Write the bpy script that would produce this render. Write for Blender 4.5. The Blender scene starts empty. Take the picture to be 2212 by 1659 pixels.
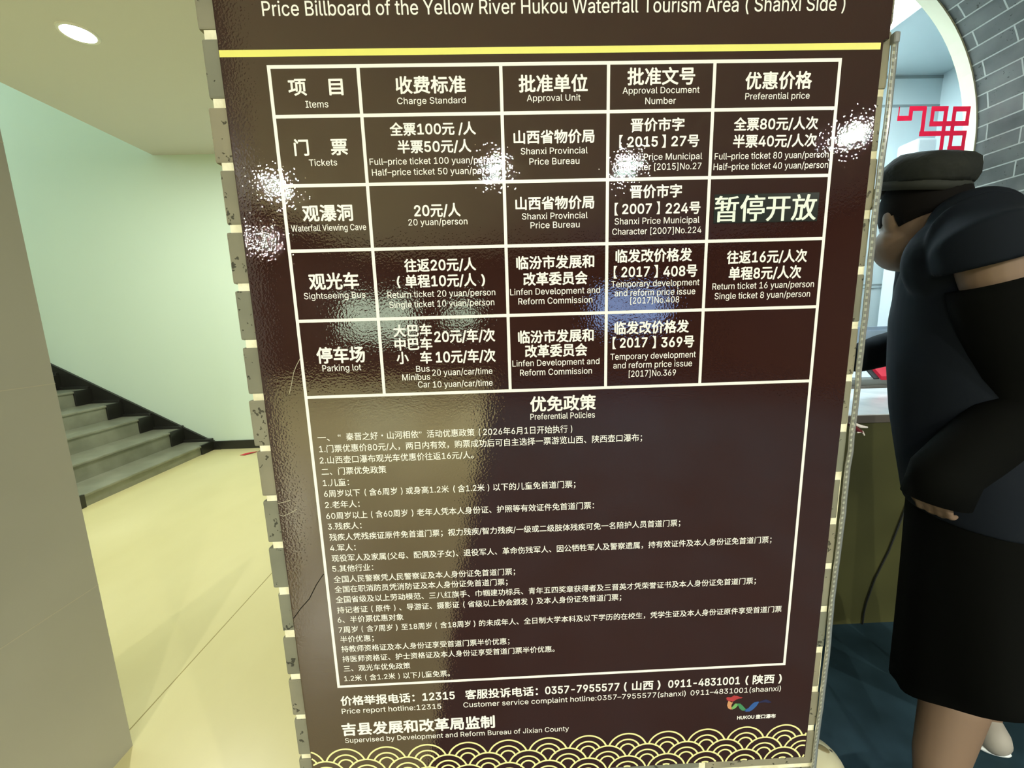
import bpy, bmesh, math, random
import numpy as np
from mathutils import Vector, Matrix

# ------------------------------------------------------------------ camera, world, exposure
C = bpy.context.scene.collection
SC = bpy.context.scene
H = 1.30                                   # camera height above the floor (world z = 0 is the floor)
FOCAL_PX, CX, CY = 850.0, 1106.0, 829.5    # for the 2212 x 1659 frame
PITCH, YAW, ROLL = 0.15902813, -0.02505425, -0.02870828


def cam_matrix():
    cx, sx, cy, sy, cz, sz = (math.cos(PITCH), math.sin(PITCH), math.cos(YAW), math.sin(YAW),
                              math.cos(ROLL), math.sin(ROLL))
    B = np.array([[1, 0, 0], [0, 0, -1], [0, 1, 0.]])
    rx = np.array([[1, 0, 0], [0, cx, -sx], [0, sx, cx]])
    ry = np.array([[cy, 0, sy], [0, 1, 0], [-sy, 0, cy]])
    rz = np.array([[cz, -sz, 0], [sz, cz, 0], [0, 0, 1]])
    return rz @ rx @ ry @ B


RM = cam_matrix()
cam_data = bpy.data.cameras.new('camera')
cam_data.sensor_width = 36.0
cam_data.lens = 36.0 * FOCAL_PX / 2212.0
cam_data.clip_start = 0.02
cam = bpy.data.objects.new('camera', cam_data)
C.objects.link(cam)
m4 = Matrix.Identity(4)
for i in range(3):
    m4[i][0], m4[i][1], m4[i][2] = RM[0][i], -RM[1][i], -RM[2][i]
m4[2][3] = H
cam.matrix_world = m4
SC.camera = cam

w = bpy.data.worlds.new('world')
SC.world = w
w.use_nodes = True
w.node_tree.nodes['Background'].inputs[0].default_value = (0.8, 0.9, 1.0, 1)
w.node_tree.nodes['Background'].inputs[1].default_value = 0.10

vs = SC.view_settings
vs.view_transform = 'Standard'
vs.look = 'None'
vs.exposure = 0.0
vs.gamma = 1.0
SC.display_settings.display_device = 'sRGB'
LAMP = 11000.0                              # radiance of the small ceiling downlights
LAMP_STAIR = 1020.0
LAMP_COL = (1.0, 0.985, 0.86)
OFFICE = 28.0                              # radiance of the ticket office ceiling panel
OFFICE_COL = (0.80, 0.96, 1.0)


# ------------------------------------------------------------------ geometry of the place
def ray(px, py):
    return RM.T @ np.array([(px - CX) / FOCAL_PX, (py - CY) / FOCAL_PX, 1.0])


def at(px, py, Y):
    """world point at depth Y seen at pixel (px, py)"""
    r = ray(px, py)
    r = r * Y / r[1]
    return Vector((r[0], r[1], r[2] + H))


def on_floor(px, py, z=0.0):
    r = ray(px, py)
    r = r * (z - H) / r[2]
    return Vector((r[0], r[1], r[2] + H))


def proj(X, Y, Z):
    c = RM @ np.array([X, Y, Z - H])
    return CX + FOCAL_PX * c[0] / c[2], CY + FOCAL_PX * c[1] / c[2]


BY = 0.44                                  # plane of the printed board face
PX0, PX1 = -0.2875, 0.4145                   # brick pillar, left and right edges
BACK = 4.261                               # back wall of the stair hall
CEIL = H + 1.702
STAIR_X = -3.346                           # where the hall ceiling stops and the stairwell opens
LW_X, LW_Y = -1.213, 1.091                 # grey side wall: face and far end
VX, VZ, VR = 1.305, H + 0.678, 0.730       # brick vault: axis and radius
VEND = 1.75                                # end of the vault (ticket window plane)
CT_Y, CT_Z = 1.423, H - 0.390              # ticket counter: front plane, top


# ------------------------------------------------------------------ helpers
def tag(o, label=None, cat=None, group=None, kind=None):
    if label: o['label'] = label
    if cat: o['category'] = cat
    if group: o['group'] = group
    if kind: o['kind'] = kind
    return o


def link(name, me, mat=None, parent=None, smooth=False):
    o = bpy.data.objects.new(name, me)
    C.objects.link(o)
    if mat is not None:
        me.materials.append(mat)
    if smooth:
        for p in me.polygons: p.use_smooth = True
    if parent is not None:
        o.parent = parent
        o.matrix_parent_inverse = Matrix.Translation(parent.location).inverted()
    return o


def obj(name, bm, mat=None, parent=None, smooth=False):
    me = bpy.data.meshes.new(name)
    bmesh.ops.recalc_face_normals(bm, faces=bm.faces)
    bm.to_mesh(me)
    bm.free()
    return link(name, me, mat, parent, smooth)


def pyobj(name, v, f, mat=None, parent=None, smooth=False):
    me = bpy.data.meshes.new(name)
    me.from_pydata(v, [], f)
    me.update()
    return link(name, me, mat, parent, smooth)


def empty(name, loc):
    o = bpy.data.objects.new(name, None)
    o.location = loc
    o.empty_display_size = 0.05
    C.objects.link(o)
    return o


def box(bm, lo, hi, bevel=0.0, seg=2):
    r = bmesh.ops.create_cube(bm, size=1.0)
    vv = r['verts']
    for v in vv:
        v.co = Vector([lo[i] + (v.co[i] + .5) * (hi[i] - lo[i]) for i in range(3)])
    if bevel > 0:
        es = list({e for v in vv for e in v.link_edges})
        bmesh.ops.bevel(bm, geom=es, offset=bevel, segments=seg, affect='EDGES', profile=.6)


def boxobj(name, lo, hi, mat, parent=None, bevel=0.0, seg=2):
    bm = bmesh.new()
    box(bm, lo, hi, bevel, seg)
    return obj(name, bm, mat, parent)


def frame_of(d, ref):
    d = d.normalized()
    n = ref - d * ref.dot(d)
    if n.length < 1e-4:
        n = Vector((1, 0, 0)) - d * d.x
    n.normalize()
    return n, d.cross(n)


def tube(bm, pts, rad, n=16, ref=Vector((0, 1, 0)), cap=True):
    """swept tube; rad entries are r or (r_ref, r_side); rounded ends"""
    pts = [Vector(p) for p in pts]
    rad = [(r, r) if not isinstance(r, tuple) else r for r in rad]
    if cap:
        d0 = (pts[0] - pts[1]).normalized(); d1 = (pts[-1] - pts[-2]).normalized()
        a, b = rad[0], rad[-1]
        ma, mb = min(a), min(b)
        pts = [pts[0] + d0 * ma * .9, pts[0] + d0 * ma * .55] + pts + [pts[-1] + d1 * mb * .55, pts[-1] + d1 * mb * .9]
        rad = [(a[0] * .35, a[1] * .35), (a[0] * .8, a[1] * .8)] + rad + [(b[0] * .8, b[1] * .8), (b[0] * .35, b[1] * .35)]
    rings = []
    for i, p in enumerate(pts):
        d = pts[min(i + 1, len(pts) - 1)] - pts[max(i - 1, 0)]
        u, v = frame_of(d, ref)
        rings.append([bm.verts.new(p + u * rad[i][0] * math.cos(2 * math.pi * k / n) + v * rad[i][1] * math.sin(2 * math.pi * k / n)) for k in range(n)])
    for a, b in zip(rings, rings[1:]):
        for k in range(n):
            bm.faces.new((a[k], a[(k + 1) % n], b[(k + 1) % n], b[k]))
    bm.faces.new(rings[0]); bm.faces.new(rings[-1])
    return rings


def ellipsoid(bm, c, r, rot=None, u=20, v=14):
    res = bmesh.ops.create_uvsphere(bm, u_segments=u, v_segments=v, radius=1.0)
    M = Matrix.Diagonal(Vector(r)).to_3x3()
    if rot is not None: M = rot @ M
    for q in res['verts']:
        q.co = Vector(c) + M @ q.co
    return res['verts']


def disc_verts(c, r, n=32):
    return [(c[0] + r * math.cos(2 * math.pi * k / n), c[1] + r * math.sin(2 * math.pi * k / n), c[2]) for k in range(n)]


# ------------------------------------------------------------------ materials
def mat(name, col, rough=.5, spec=.5, metal=0.0, ior=None, emit=None, estr=0.0, trans=0.0, coat=0.0, alpha=1.0):
    m = bpy.data.materials.new(name)
    m.use_nodes = True
    b = m.node_tree.nodes['Principled BSDF']
    b.inputs['Base Color'].default_value = (*col, 1)
    b.inputs['Roughness'].default_value = rough
    b.inputs['Specular IOR Level'].default_value = spec
    b.inputs['Metallic'].default_value = metal
    if ior: b.inputs['IOR'].default_value = ior
    if emit:
        b.inputs['Emission Color'].default_value = (*emit, 1)
        b.inputs['Emission Strength'].default_value = estr
    b.inputs['Transmission Weight'].default_value = trans
    b.inputs['Coat Weight'].default_value = coat
    b.inputs['Alpha'].default_value = alpha
    return m


def nodes(m):
    return m.node_tree.nodes, m.node_tree.links, m.node_tree.nodes['Principled BSDF']


def add_noise_col(m, c1, c2, scale=5.0, detail=4.0, lo=.35, hi=.65, stretch=(1, 1, 1)):
    N, L, b = nodes(m)
    tc = N.new('ShaderNodeTexCoord'); mp = N.new('ShaderNodeMapping'); mp.inputs['Scale'].default_value = stretch
    nz = N.new('ShaderNodeTexNoise'); nz.inputs['Scale'].default_value = scale; nz.inputs['Detail'].default_value = detail
    cr = N.new('ShaderNodeValToRGB')
    cr.color_ramp.elements[0].position = lo; cr.color_ramp.elements[0].color = (*c1, 1)
    cr.color_ramp.elements[1].position = hi; cr.color_ramp.elements[1].color = (*c2, 1)
    L.new(tc.outputs['Object'], mp.inputs[0]); L.new(mp.outputs[0], nz.inputs['Vector'])
    L.new(nz.outputs['Fac'], cr.inputs[0]); L.new(cr.outputs[0], b.inputs['Base Color'])
    return m, tc, cr


def add_bump(m, scale, dist, strength=1.0, detail=2.0, extra=None):
    N, L, b = nodes(m)
    tc = N.new('ShaderNodeTexCoord')
    nz = N.new('ShaderNodeTexNoise'); nz.inputs['Scale'].default_value = scale; nz.inputs['Detail'].default_value = detail
    bp = N.new('ShaderNodeBump'); bp.inputs['Strength'].default_value = strength; bp.inputs['Distance'].default_value = dist
    L.new(tc.outputs['Object'], nz.inputs['Vector']); L.new(nz.outputs['Fac'], bp.inputs['Height'])
    if extra:
        nz2 = N.new('ShaderNodeTexNoise'); nz2.inputs['Scale'].default_value = extra[0]; nz2.inputs['Detail'].default_value = 1.0
        bp2 = N.new('ShaderNodeBump'); bp2.inputs['Distance'].default_value = extra[1]
        L.new(tc.outputs['Object'], nz2.inputs['Vector']); L.new(nz2.outputs['Fac'], bp2.inputs['Height'])
        L.new(bp2.outputs[0], bp.inputs['Normal'])
    L.new(bp.outputs[0], b.inputs['Normal'])
    return m


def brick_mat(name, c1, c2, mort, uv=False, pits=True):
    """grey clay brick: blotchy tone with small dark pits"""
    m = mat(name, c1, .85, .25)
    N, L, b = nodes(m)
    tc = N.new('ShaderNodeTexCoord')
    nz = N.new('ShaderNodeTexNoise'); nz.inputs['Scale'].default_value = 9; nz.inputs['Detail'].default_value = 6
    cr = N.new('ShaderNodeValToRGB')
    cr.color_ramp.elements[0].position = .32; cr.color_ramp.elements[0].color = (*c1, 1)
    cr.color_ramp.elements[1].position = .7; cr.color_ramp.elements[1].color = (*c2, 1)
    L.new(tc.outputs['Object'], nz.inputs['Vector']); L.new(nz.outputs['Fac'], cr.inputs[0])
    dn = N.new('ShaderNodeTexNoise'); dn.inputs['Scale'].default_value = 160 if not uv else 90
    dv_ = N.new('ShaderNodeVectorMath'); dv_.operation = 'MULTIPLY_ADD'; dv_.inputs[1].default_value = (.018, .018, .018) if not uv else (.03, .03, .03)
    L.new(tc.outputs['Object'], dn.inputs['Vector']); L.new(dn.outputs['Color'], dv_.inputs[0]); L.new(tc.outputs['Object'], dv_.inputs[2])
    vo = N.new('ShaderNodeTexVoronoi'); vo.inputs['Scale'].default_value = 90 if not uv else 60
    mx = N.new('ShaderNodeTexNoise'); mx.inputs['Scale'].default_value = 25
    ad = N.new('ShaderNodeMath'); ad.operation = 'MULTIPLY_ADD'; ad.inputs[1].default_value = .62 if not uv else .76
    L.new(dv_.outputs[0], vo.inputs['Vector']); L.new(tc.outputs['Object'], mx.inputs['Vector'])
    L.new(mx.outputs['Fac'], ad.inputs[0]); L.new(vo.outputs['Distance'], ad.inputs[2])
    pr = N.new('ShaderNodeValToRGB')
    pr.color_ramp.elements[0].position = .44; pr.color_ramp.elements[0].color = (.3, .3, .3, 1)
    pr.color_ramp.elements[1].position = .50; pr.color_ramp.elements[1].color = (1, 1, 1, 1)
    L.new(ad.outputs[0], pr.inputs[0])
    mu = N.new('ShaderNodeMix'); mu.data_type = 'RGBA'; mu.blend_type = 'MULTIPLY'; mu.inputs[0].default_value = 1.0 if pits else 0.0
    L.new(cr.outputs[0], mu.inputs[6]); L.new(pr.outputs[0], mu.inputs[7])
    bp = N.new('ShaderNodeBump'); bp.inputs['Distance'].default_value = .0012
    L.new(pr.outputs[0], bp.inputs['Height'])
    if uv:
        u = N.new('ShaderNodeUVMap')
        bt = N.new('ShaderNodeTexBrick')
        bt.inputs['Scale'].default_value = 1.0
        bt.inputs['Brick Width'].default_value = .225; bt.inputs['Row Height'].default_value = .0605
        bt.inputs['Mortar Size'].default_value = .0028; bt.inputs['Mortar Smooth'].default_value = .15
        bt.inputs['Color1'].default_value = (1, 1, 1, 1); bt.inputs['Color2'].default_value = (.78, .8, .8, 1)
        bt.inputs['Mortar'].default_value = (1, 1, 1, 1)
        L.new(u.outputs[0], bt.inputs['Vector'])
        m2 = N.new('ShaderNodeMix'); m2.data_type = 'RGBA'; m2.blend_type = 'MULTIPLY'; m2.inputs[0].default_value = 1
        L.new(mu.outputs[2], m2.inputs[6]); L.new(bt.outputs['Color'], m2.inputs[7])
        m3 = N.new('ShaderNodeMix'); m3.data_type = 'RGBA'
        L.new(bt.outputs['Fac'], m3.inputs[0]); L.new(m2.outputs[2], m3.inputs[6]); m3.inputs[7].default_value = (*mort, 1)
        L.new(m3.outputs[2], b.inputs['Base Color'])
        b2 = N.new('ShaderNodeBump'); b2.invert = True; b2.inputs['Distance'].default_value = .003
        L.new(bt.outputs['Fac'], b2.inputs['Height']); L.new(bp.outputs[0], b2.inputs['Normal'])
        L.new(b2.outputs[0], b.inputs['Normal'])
    else:
        gi = N.new('ShaderNodeNewGeometry')
        rr = N.new('ShaderNodeValToRGB'); rr.color_ramp.interpolation = 'LINEAR'
        rr.color_ramp.elements[0].color = (.78, .84, .86, 1); rr.color_ramp.elements[1].color = (1.22, 1.16, 1.08, 1)
        m4_ = N.new('ShaderNodeMix'); m4_.data_type = 'RGBA'; m4_.blend_type = 'MULTIPLY'; m4_.inputs[0].default_value = 1
        L.new(gi.outputs['Random Per Island'], rr.inputs[0]); L.new(mu.outputs[2], m4_.inputs[6]); L.new(rr.outputs[0], m4_.inputs[7])
        L.new(m4_.outputs[2], b.inputs['Base Color'])
        L.new(bp.outputs[0], b.inputs['Normal'])
    return m


M = {}
M['film'] = mat('brown_film', (.031, .0108, .0086), .012, .5, ior=1.78)
add_bump(M['film'], 420, .00008, 1.0, 1.0, extra=(34, .00013))
M['ink'] = mat('white_ink', (.86, .86, .80), .35, .4)
M['cream_ink'] = mat('cream_ink', (.80, .78, .36), .35, .4)
M['yellow_ink'] = mat('yellow_ink', (.78, .75, .16), .35, .4)
M['sticker'] = mat('sticker_vinyl', (.018, .021, .018), .12, .5)
M['sticker_ink'] = mat('sticker_ink', (.74, .82, .72), .4, .4)
M['scratch_dark'] = mat('dark_scratch', (.006, .004, .003), .6, .2)
M['scratch_pale'] = mat('pale_scratch', (.32, .30, .22), .5, .3)
M['brick'] = brick_mat('grey_brick', (.165, .162, .120), (.258, .246, .178), (.8, .78, .6))
M['mortar'] = mat('cream_mortar', (.82, .79, .58), .9, .2)
add_noise_col(M['mortar'], (.66, .62, .42), (.88, .86, .66), 40, 3)
add_bump(M['mortar'], 220, .001)
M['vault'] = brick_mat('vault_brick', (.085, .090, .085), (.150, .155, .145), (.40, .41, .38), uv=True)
M['green_wall'] = mat('mint_plaster', (.67, .81, .71), .7, .3)
M['ceiling'] = mat('beige_ceiling', (.70, .69, .655), .8, .3)
M['grey_wall'] = mat('grey_tile', (.40, .385, .30), .35, .4)
add_noise_col(M['grey_wall'], (.43, .42, .36), (.475, .465, .40), 2.0, 3)
M['seam'] = mat('tile_seam', (.55, .52, .42), .8, .2)
M['floor'] = mat('cream_floor', (.74, .66, .33), .30, .45)
add_noise_col(M['floor'], (.66, .60, .31), (.76, .70, .40), 1.6, 5, .3, .7, (1, .55, 1))
M['floor_joint'] = mat('floor_joint', (.40, .35, .16), .8, .2)
M['blue_floor'] = mat('blue_grey_floor', (.035, .060, .075), .5, .08)
add_noise_col(M['blue_floor'], (.014, .030, .038), (.030, .062, .082), 3.5, 3)
M['black_tile'] = mat('black_tile', (.020, .020, .017), .3, .45)
M['tread'] = mat('grey_terrazzo', (.255, .265, .205), .3, .45)
add_noise_col(M['tread'], (.22, .23, .175), (.29, .30, .235), 6, 4)
M['white_wall'] = mat('office_white', (.66, .76, .78), .6, .3)
M['cream_wall'] = mat('cream_plaster', (.52, .50, .37), .75, .3)
M['groove'] = mat('panel_groove', (.30, .36, .37), .6, .3)
M['dark_wall'] = mat('hall_wall', (.055, .042, .032), .6, .3)
M['counter_top'] = mat('white_marble', (.80, .82, .82), .2, .5)
add_noise_col(M['counter_top'], (.70, .74, .76), (.86, .88, .88), 9, 5)
M['counter_edge'] = mat('taupe_edge', (.115, .100, .085), .4, .4)
M['olive'] = mat('olive_panel', (.135, .130, .045), .45, .4)
add_noise_col(M['olive'], (.040, .040, .013), (.075, .075, .025), 2.2, 2)
M['red'] = mat('red_vinyl', (.62, .018, .045), .4, .4)
M['glass'] = mat('window_glass', (1, 1, 1), .0, .5, ior=1.05, trans=1.0)
M['lamp'] = mat('lamp_diffuser', (.9, .9, .9), .5, .3, emit=LAMP_COL, estr=LAMP)
M['lamp_stair'] = mat('lamp_stair', (.9, .9, .9), .5, .3, emit=LAMP_COL, estr=LAMP_STAIR)
M['lamp_trim'] = mat('lamp_trim', (.85, .85, .82), .4, .4)
M['office_lamp'] = mat('office_lamp', (.9, .9, .9), .5, .3, emit=OFFICE_COL, estr=OFFICE)
M['fill_stair'] = mat('stair_fill_glow', (.1, .1, .1), .3, .3, emit=(.78, .95, 1.0), estr=6.0)  # glow of the added fill panel in the stairwell
M['day_blue'] = mat('daylight_blue', (.1, .1, .1), .3, .3, emit=(.35, .55, 1.0), estr=5.0)
M['day_green'] = mat('daylight_green', (.1, .1, .1), .3, .3, emit=(.8, 1.0, .72), estr=5.0)
M['plastic_clear'] = mat('clear_plastic', (.93, .95, .90), .12, .5, ior=1.25, trans=.85)
M['led_tape'] = mat('led_tape', (.62, .64, .55), .5, .4)
M['skin'] = mat('skin', (.22, .145, .095), .55, .35)
M['navy'] = mat('navy_cotton', (.006, .009, .0145), .85, .2)
M['black_cloth'] = mat('black_cloth', (.0035, .0038, .0032), .9, .08)
M['cap'] = mat('charcoal_cap', (.022, .024, .021), .85, .2)
M['hair'] = mat('black_hair', (.006, .005, .0045), .85, .12)
M['shoe'] = mat('white_shoe', (.36, .335, .29), .6, .3)
M['device_grey'] = mat('device_grey', (.20, .21, .20), .4, .4)
M['device_dark'] = mat('device_dark', (.02, .022, .022), .4, .4)
M['paper'] = mat('paper', (.62, .74, .92), .7, .3)
M['white_plastic'] = mat('white_plastic', (.85, .90, .92), .4, .4)
M['stone'] = mat('cream_stone', (.50, .47, .31), .35, .4)
M['pebble_dark'] = mat('dark_pebble', (.035, .036, .028), .3, .5)
M['pebble_brown'] = mat('brown_pebble', (.19, .155, .075), .35, .5)
M['pebble_white'] = mat('white_pebble', (.72, .70, .58), .3, .5)
M['foil_red'] = mat('dark_red_foil', (.09, .012, .016), .3, .5)
M['foil_pale'] = mat('pale_foil', (.62, .58, .56), .35, .5)
M['metal'] = mat('steel', (.6, .6, .58), .25, .5, metal=1.0)

# thin red vinyl lets the office light through
M['red_film'] = mat('red_film', (.70, .016, .050), .4, .4)
N, L, b = nodes(M['red_film'])
tr = N.new('ShaderNodeBsdfTranslucent'); tr.inputs[0].default_value = (.46, .008, .03, 1)
mxs = N.new('ShaderNodeMixShader'); mxs.inputs[0].default_value = .55
L.new(b.outputs[0], mxs.inputs[1]); L.new(tr.outputs[0], mxs.inputs[2])
L.new(mxs.outputs[0], N['Material Output'].inputs['Surface'])

# ------------------------------------------------------------------ the setting
def structure(o):
    o['kind'] = 'structure'
    return o


def sbox(name, lo, hi, m):
    return structure(boxobj(name, lo, hi, m))


SPLIT = -0.25  # dark floor runs on unseen behind the camera, shaped to darken the board's reflection
sbox('floor', (-7.2, -9.2, -.1), (SPLIT, BACK + .2, 0), M['floor'])
sbox('floor_right', (SPLIT, -9.2, -.1), (5.7, BACK + .2, 0), M['blue_floor'])
sbox('trim_1', (-1.2716, -2.5, 0.0), (-1.2676, BACK, .0006), M['floor_joint'])      # joint line in the floor
sbox('ceiling', (STAIR_X, -9.2, CEIL), (5.7, BACK + .2, CEIL + .25), M['ceiling'])
sbox('wall_back', (-7.2, BACK, 0), (.6, BACK + .2, 5.2), M['green_wall'])
sbox('wall_stair', (-7.3, BACK - 2.4, 0), (-7.1, BACK + .2, 5.2), M['green_wall'])
sbox('ceiling_stair', (-7.3, -9.2, 5.0), (STAIR_X, BACK + .2, 5.2), M['green_wall'])
sbox('wall_upper', (STAIR_X, -9.2, CEIL + .25), (STAIR_X + .1, BACK, 5.2), M['green_wall'])
sbox('wall_hall', (-7.3, -9.2, 0), (-7.1, BACK - 2.4, 5.2), M['dark_wall'])
sbox('wall_rear', (-7.3, -9.4, 0), (5.7, -9.2, 5.2), M['dark_wall'])
sbox('wall_far', (5.5, -9.2, 0), (5.7, .8, CEIL), M['dark_wall'])
sbox('baseboard_back', (-3.19, BACK - .018, 0), (-.31, BACK, .092), M['black_tile'])
structure(boxobj('window_5', (-7.1, 2.2, 3.2), (-7.07, 4.0, 4.7), M['fill_stair']))  # unseen glowing panel, added to brighten the stairwell wall with bluish light
# lit windows in the rear wall of the hall (they show as reflections in the glossy board)
for n, (x0, x1, z0, z1, mm) in enumerate([(-3.9, -2.2, .95, 1.95, 'day_green'), (-1.3, -.6, 1.2, 1.75, 'day_green'), (2.4, 4.2, 1.1, 2.0, 'day_blue')]):
    wn = structure(boxobj('window_%d' % (n + 1), (x0, -9.2, z0), (x1, -9.17, z1), M[mm]))
    bm = bmesh.new()
    box(bm, (x0 - .08, -9.2, z0 - .08), (x1 + .08, -9.14, z0)); box(bm, (x0 - .08, -9.2, z1), (x1 + .08, -9.14, z1 + .08))
    box(bm, (x0 - .08, -9.2, z0), (x0, -9.14, z1)); box(bm, (x1, -9.2, z0), (x1 + .08, -9.14, z1))
    box(bm, ((x0 + x1) / 2 - .03, -9.2, z0), ((x0 + x1) / 2 + .03, -9.14, z1))
    obj('window_frame', bm, M['device_dark'], wn)

# grey tiled side wall that ends beside the stair hall
gw = sbox('wall_left', (LW_X - .45, -1.2, 0), (LW_X, LW_Y, CEIL), M['grey_wall'])
bm = bmesh.new()
for z in (H - .1325, H - .735, H + .47):
    box(bm, (LW_X - .001, -1.2, z - .0011), (LW_X + .0006, LW_Y + .0004, z + .0011))
obj('trim', bm, M['seam'], gw)

# brick pillar (end of the partition between stair hall and ticket vault)
core = sbox('wall_center', (PX0 + .012, .46, 0), (PX1 - .004, BACK, CEIL), M['cream_wall'])
ROW0, PITCH_B, JOINT = H + .2871, .06075, .0072
rng = random.Random(7)
bm = bmesh.new()
k = -26
while True:
    z0 = ROW0 + k * PITCH_B + JOINT / 2
    z1 = z0 + PITCH_B - JOINT
    if z1 > CEIL: break
    if z0 >= 0.0:
        shift = .26 if k % 2 else .138
        xs = [shift + j * .247 for j in range(-4, 5)]
        edges = [PX0] + [x for x in xs if PX0 + .05 < x < PX1 - .05] + [PX1]
        for j, (a, b) in enumerate(zip(edges, edges[1:])):
            xa = a + (JOINT / 2 if j else rng.uniform(-.0022, .0022))
            xb = b - (JOINT / 2 if j < len(edges) - 2 else rng.uniform(0, .002))
            dy = rng.uniform(-.0006, .0008)
            n0 = len(bm.verts)
            box(bm, (xa, .4462 + dy, z0 + rng.uniform(-.0006, .0008)), (xb, .79, z1 + rng.uniform(-.0008, .0006)), .0022, 2)
    k += 1
structure(obj('wall_pillar', bm, M['brick']))
bm = bmesh.new()
box(bm, (PX0 + .0045, .4472, 0), (PX1 - .002, .785, CEIL))
mo = obj('mortar', bm, M['mortar'], core)

# brick-lined vault in front of the ticket window
prof = []
nz = 22
for i in range(nz): prof.append((VX + VR, VZ * i / nz))
na = 48
for i in range(na + 1):
    a = math.pi * i / na
    prof.append((VX + VR * math.cos(a), VZ + VR * math.sin(a)))
for i in range(nz): prof.append((VX - VR, VZ * (1 - (i + 1) / nz)))
VFRONT = .80
ys = [VFRONT + (VEND - VFRONT) * i / 8 for i in range(9)]
v, f, uv = [], [], []
s = [0.0]
for a, b in zip(prof, prof[1:]): s.append(s[-1] + math.hypot(b[0] - a[0], b[1] - a[1]))
for i, p in enumerate(prof):
    for y in ys:
        v.append((p[0], y, p[1])); uv.append((y + .09, s[i] + .012))
ny = len(ys)
for i in range(len(prof) - 1):
    for j in range(ny - 1):
        f.append((i * ny + j, i * ny + j + 1, (i + 1) * ny + j + 1, (i + 1) * ny + j))
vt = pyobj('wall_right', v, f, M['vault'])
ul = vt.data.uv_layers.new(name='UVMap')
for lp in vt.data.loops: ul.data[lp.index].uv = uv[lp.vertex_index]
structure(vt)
# wall above and beside the vault mouth
v, f = [], []
xs = [PX1] + [p[0] for p in reversed(prof[nz:nz + na + 1])] + [5.5]
for i, x in enumerate(xs):
    zb = 0 if i in (0, len(xs) - 1) else prof[nz + na - (i - 1)][1]
    v += [(x, VFRONT - .001, zb), (x, VFRONT - .001, CEIL)]
for i in range(1, len(xs) - 2):
    f.append((2 * i, 2 * i + 2, 2 * i + 3, 2 * i + 1))
a0 = len(v)
v += [(VX - VR, VFRONT - .001, 0), (VX + VR, VFRONT - .001, 0)]
f.append((0, a0, 2, 3, 1)); f.append((a0 + 1, 2 * len(xs) - 2, 2 * len(xs) - 1, 2 * len(xs) - 3, 2 * len(xs) - 4))
fr = pyobj('wall_front', v, f, M['brick'])
structure(fr)

# ticket office behind the vault
OB, OC = 2.40, H + 1.31
sbox('wall_office_back', (.42, OB, 0), (2.65, OB + .1, OC + .1), M['white_wall'])
sbox('wall_office_right', (2.55, VEND, 0), (2.65, OB, OC + .1), M['white_wall'])
sbox('wall_office_left', (.42, VEND, 0), (.50, OB, OC + .1), M['white_wall'])
sbox('ceiling_office', (.42, VEND, OC), (2.65, OB, OC + .08), M['white_wall'])
bm = bmesh.new()
for z, t in ((H + 1.147, .006), (H + 1.295, .008), (H + .155, .004), (H + .135, .003)):
    box(bm, (.5, OB - .002, z - t), (2.55, OB, z + t))
structure(obj('trim_2', bm, M['groove']))
# cream plaster frame round the window opening at the end of the vault
fw = .006
v, f = [], []
path = [(VX + VR, CT_Z), (VX + VR, VZ)] + [(VX + VR * math.cos(math.pi * i / na), VZ + VR * math.sin(math.pi * i / na)) for i in range(1, na)] + [(VX - VR, VZ), (VX - VR, CT_Z)]
for (x, z) in path:
    if z <= VZ: ix, iz = x - fw * (1 if x > VX else -1), z
    else:
        d = math.hypot(x - VX, z - VZ); q = (VR - fw) / d; ix, iz = VX + (x - VX) * q, VZ + (z - VZ) * q
    v += [(x, VEND - .004, z), (ix, VEND - .004, iz), (ix, VEND + .045, iz), (x, VEND + .045, z)]
for i in range(len(path) - 1):
    for kk in range(4):
        f.append((4 * i + kk, 4 * i + (kk + 1) % 4, 4 * i + 4 + (kk + 1) % 4, 4 * i + 4 + kk))
f += [(0, 1, 2, 3), tuple(4 * (len(path) - 1) + q for q in (3, 2, 1, 0))]
wf = pyobj('window_4', v, f, M['cream_wall'])
structure(wf)
# pane, standing just inside the frame, with a slot left open above the counter
pane_r = VR - .004
pz0 = CT_Z + .16
pts = [(VX + pane_r, pz0), (VX + pane_r, VZ)] + [(VX + pane_r * math.cos(math.pi * i / na), VZ + pane_r * math.sin(math.pi * i / na)) for i in range(1, na)] + [(VX - pane_r, VZ), (VX - pane_r, pz0)]
bm = bmesh.new()
ring0 = [bm.verts.new((x, VEND - .012, z)) for x, z in pts]
ring1 = [bm.verts.new((x, VEND - .006, z)) for x, z in pts]
bm.faces.new(ring0); bm.faces.new(list(reversed(ring1)))
for i in range(len(pts)):
    jn = (i + 1) % len(pts)
    bm.faces.new((ring0[i], ring0[jn], ring1[jn], ring1[i]))
obj('window_pane', bm, M['glass'], wf)

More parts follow.
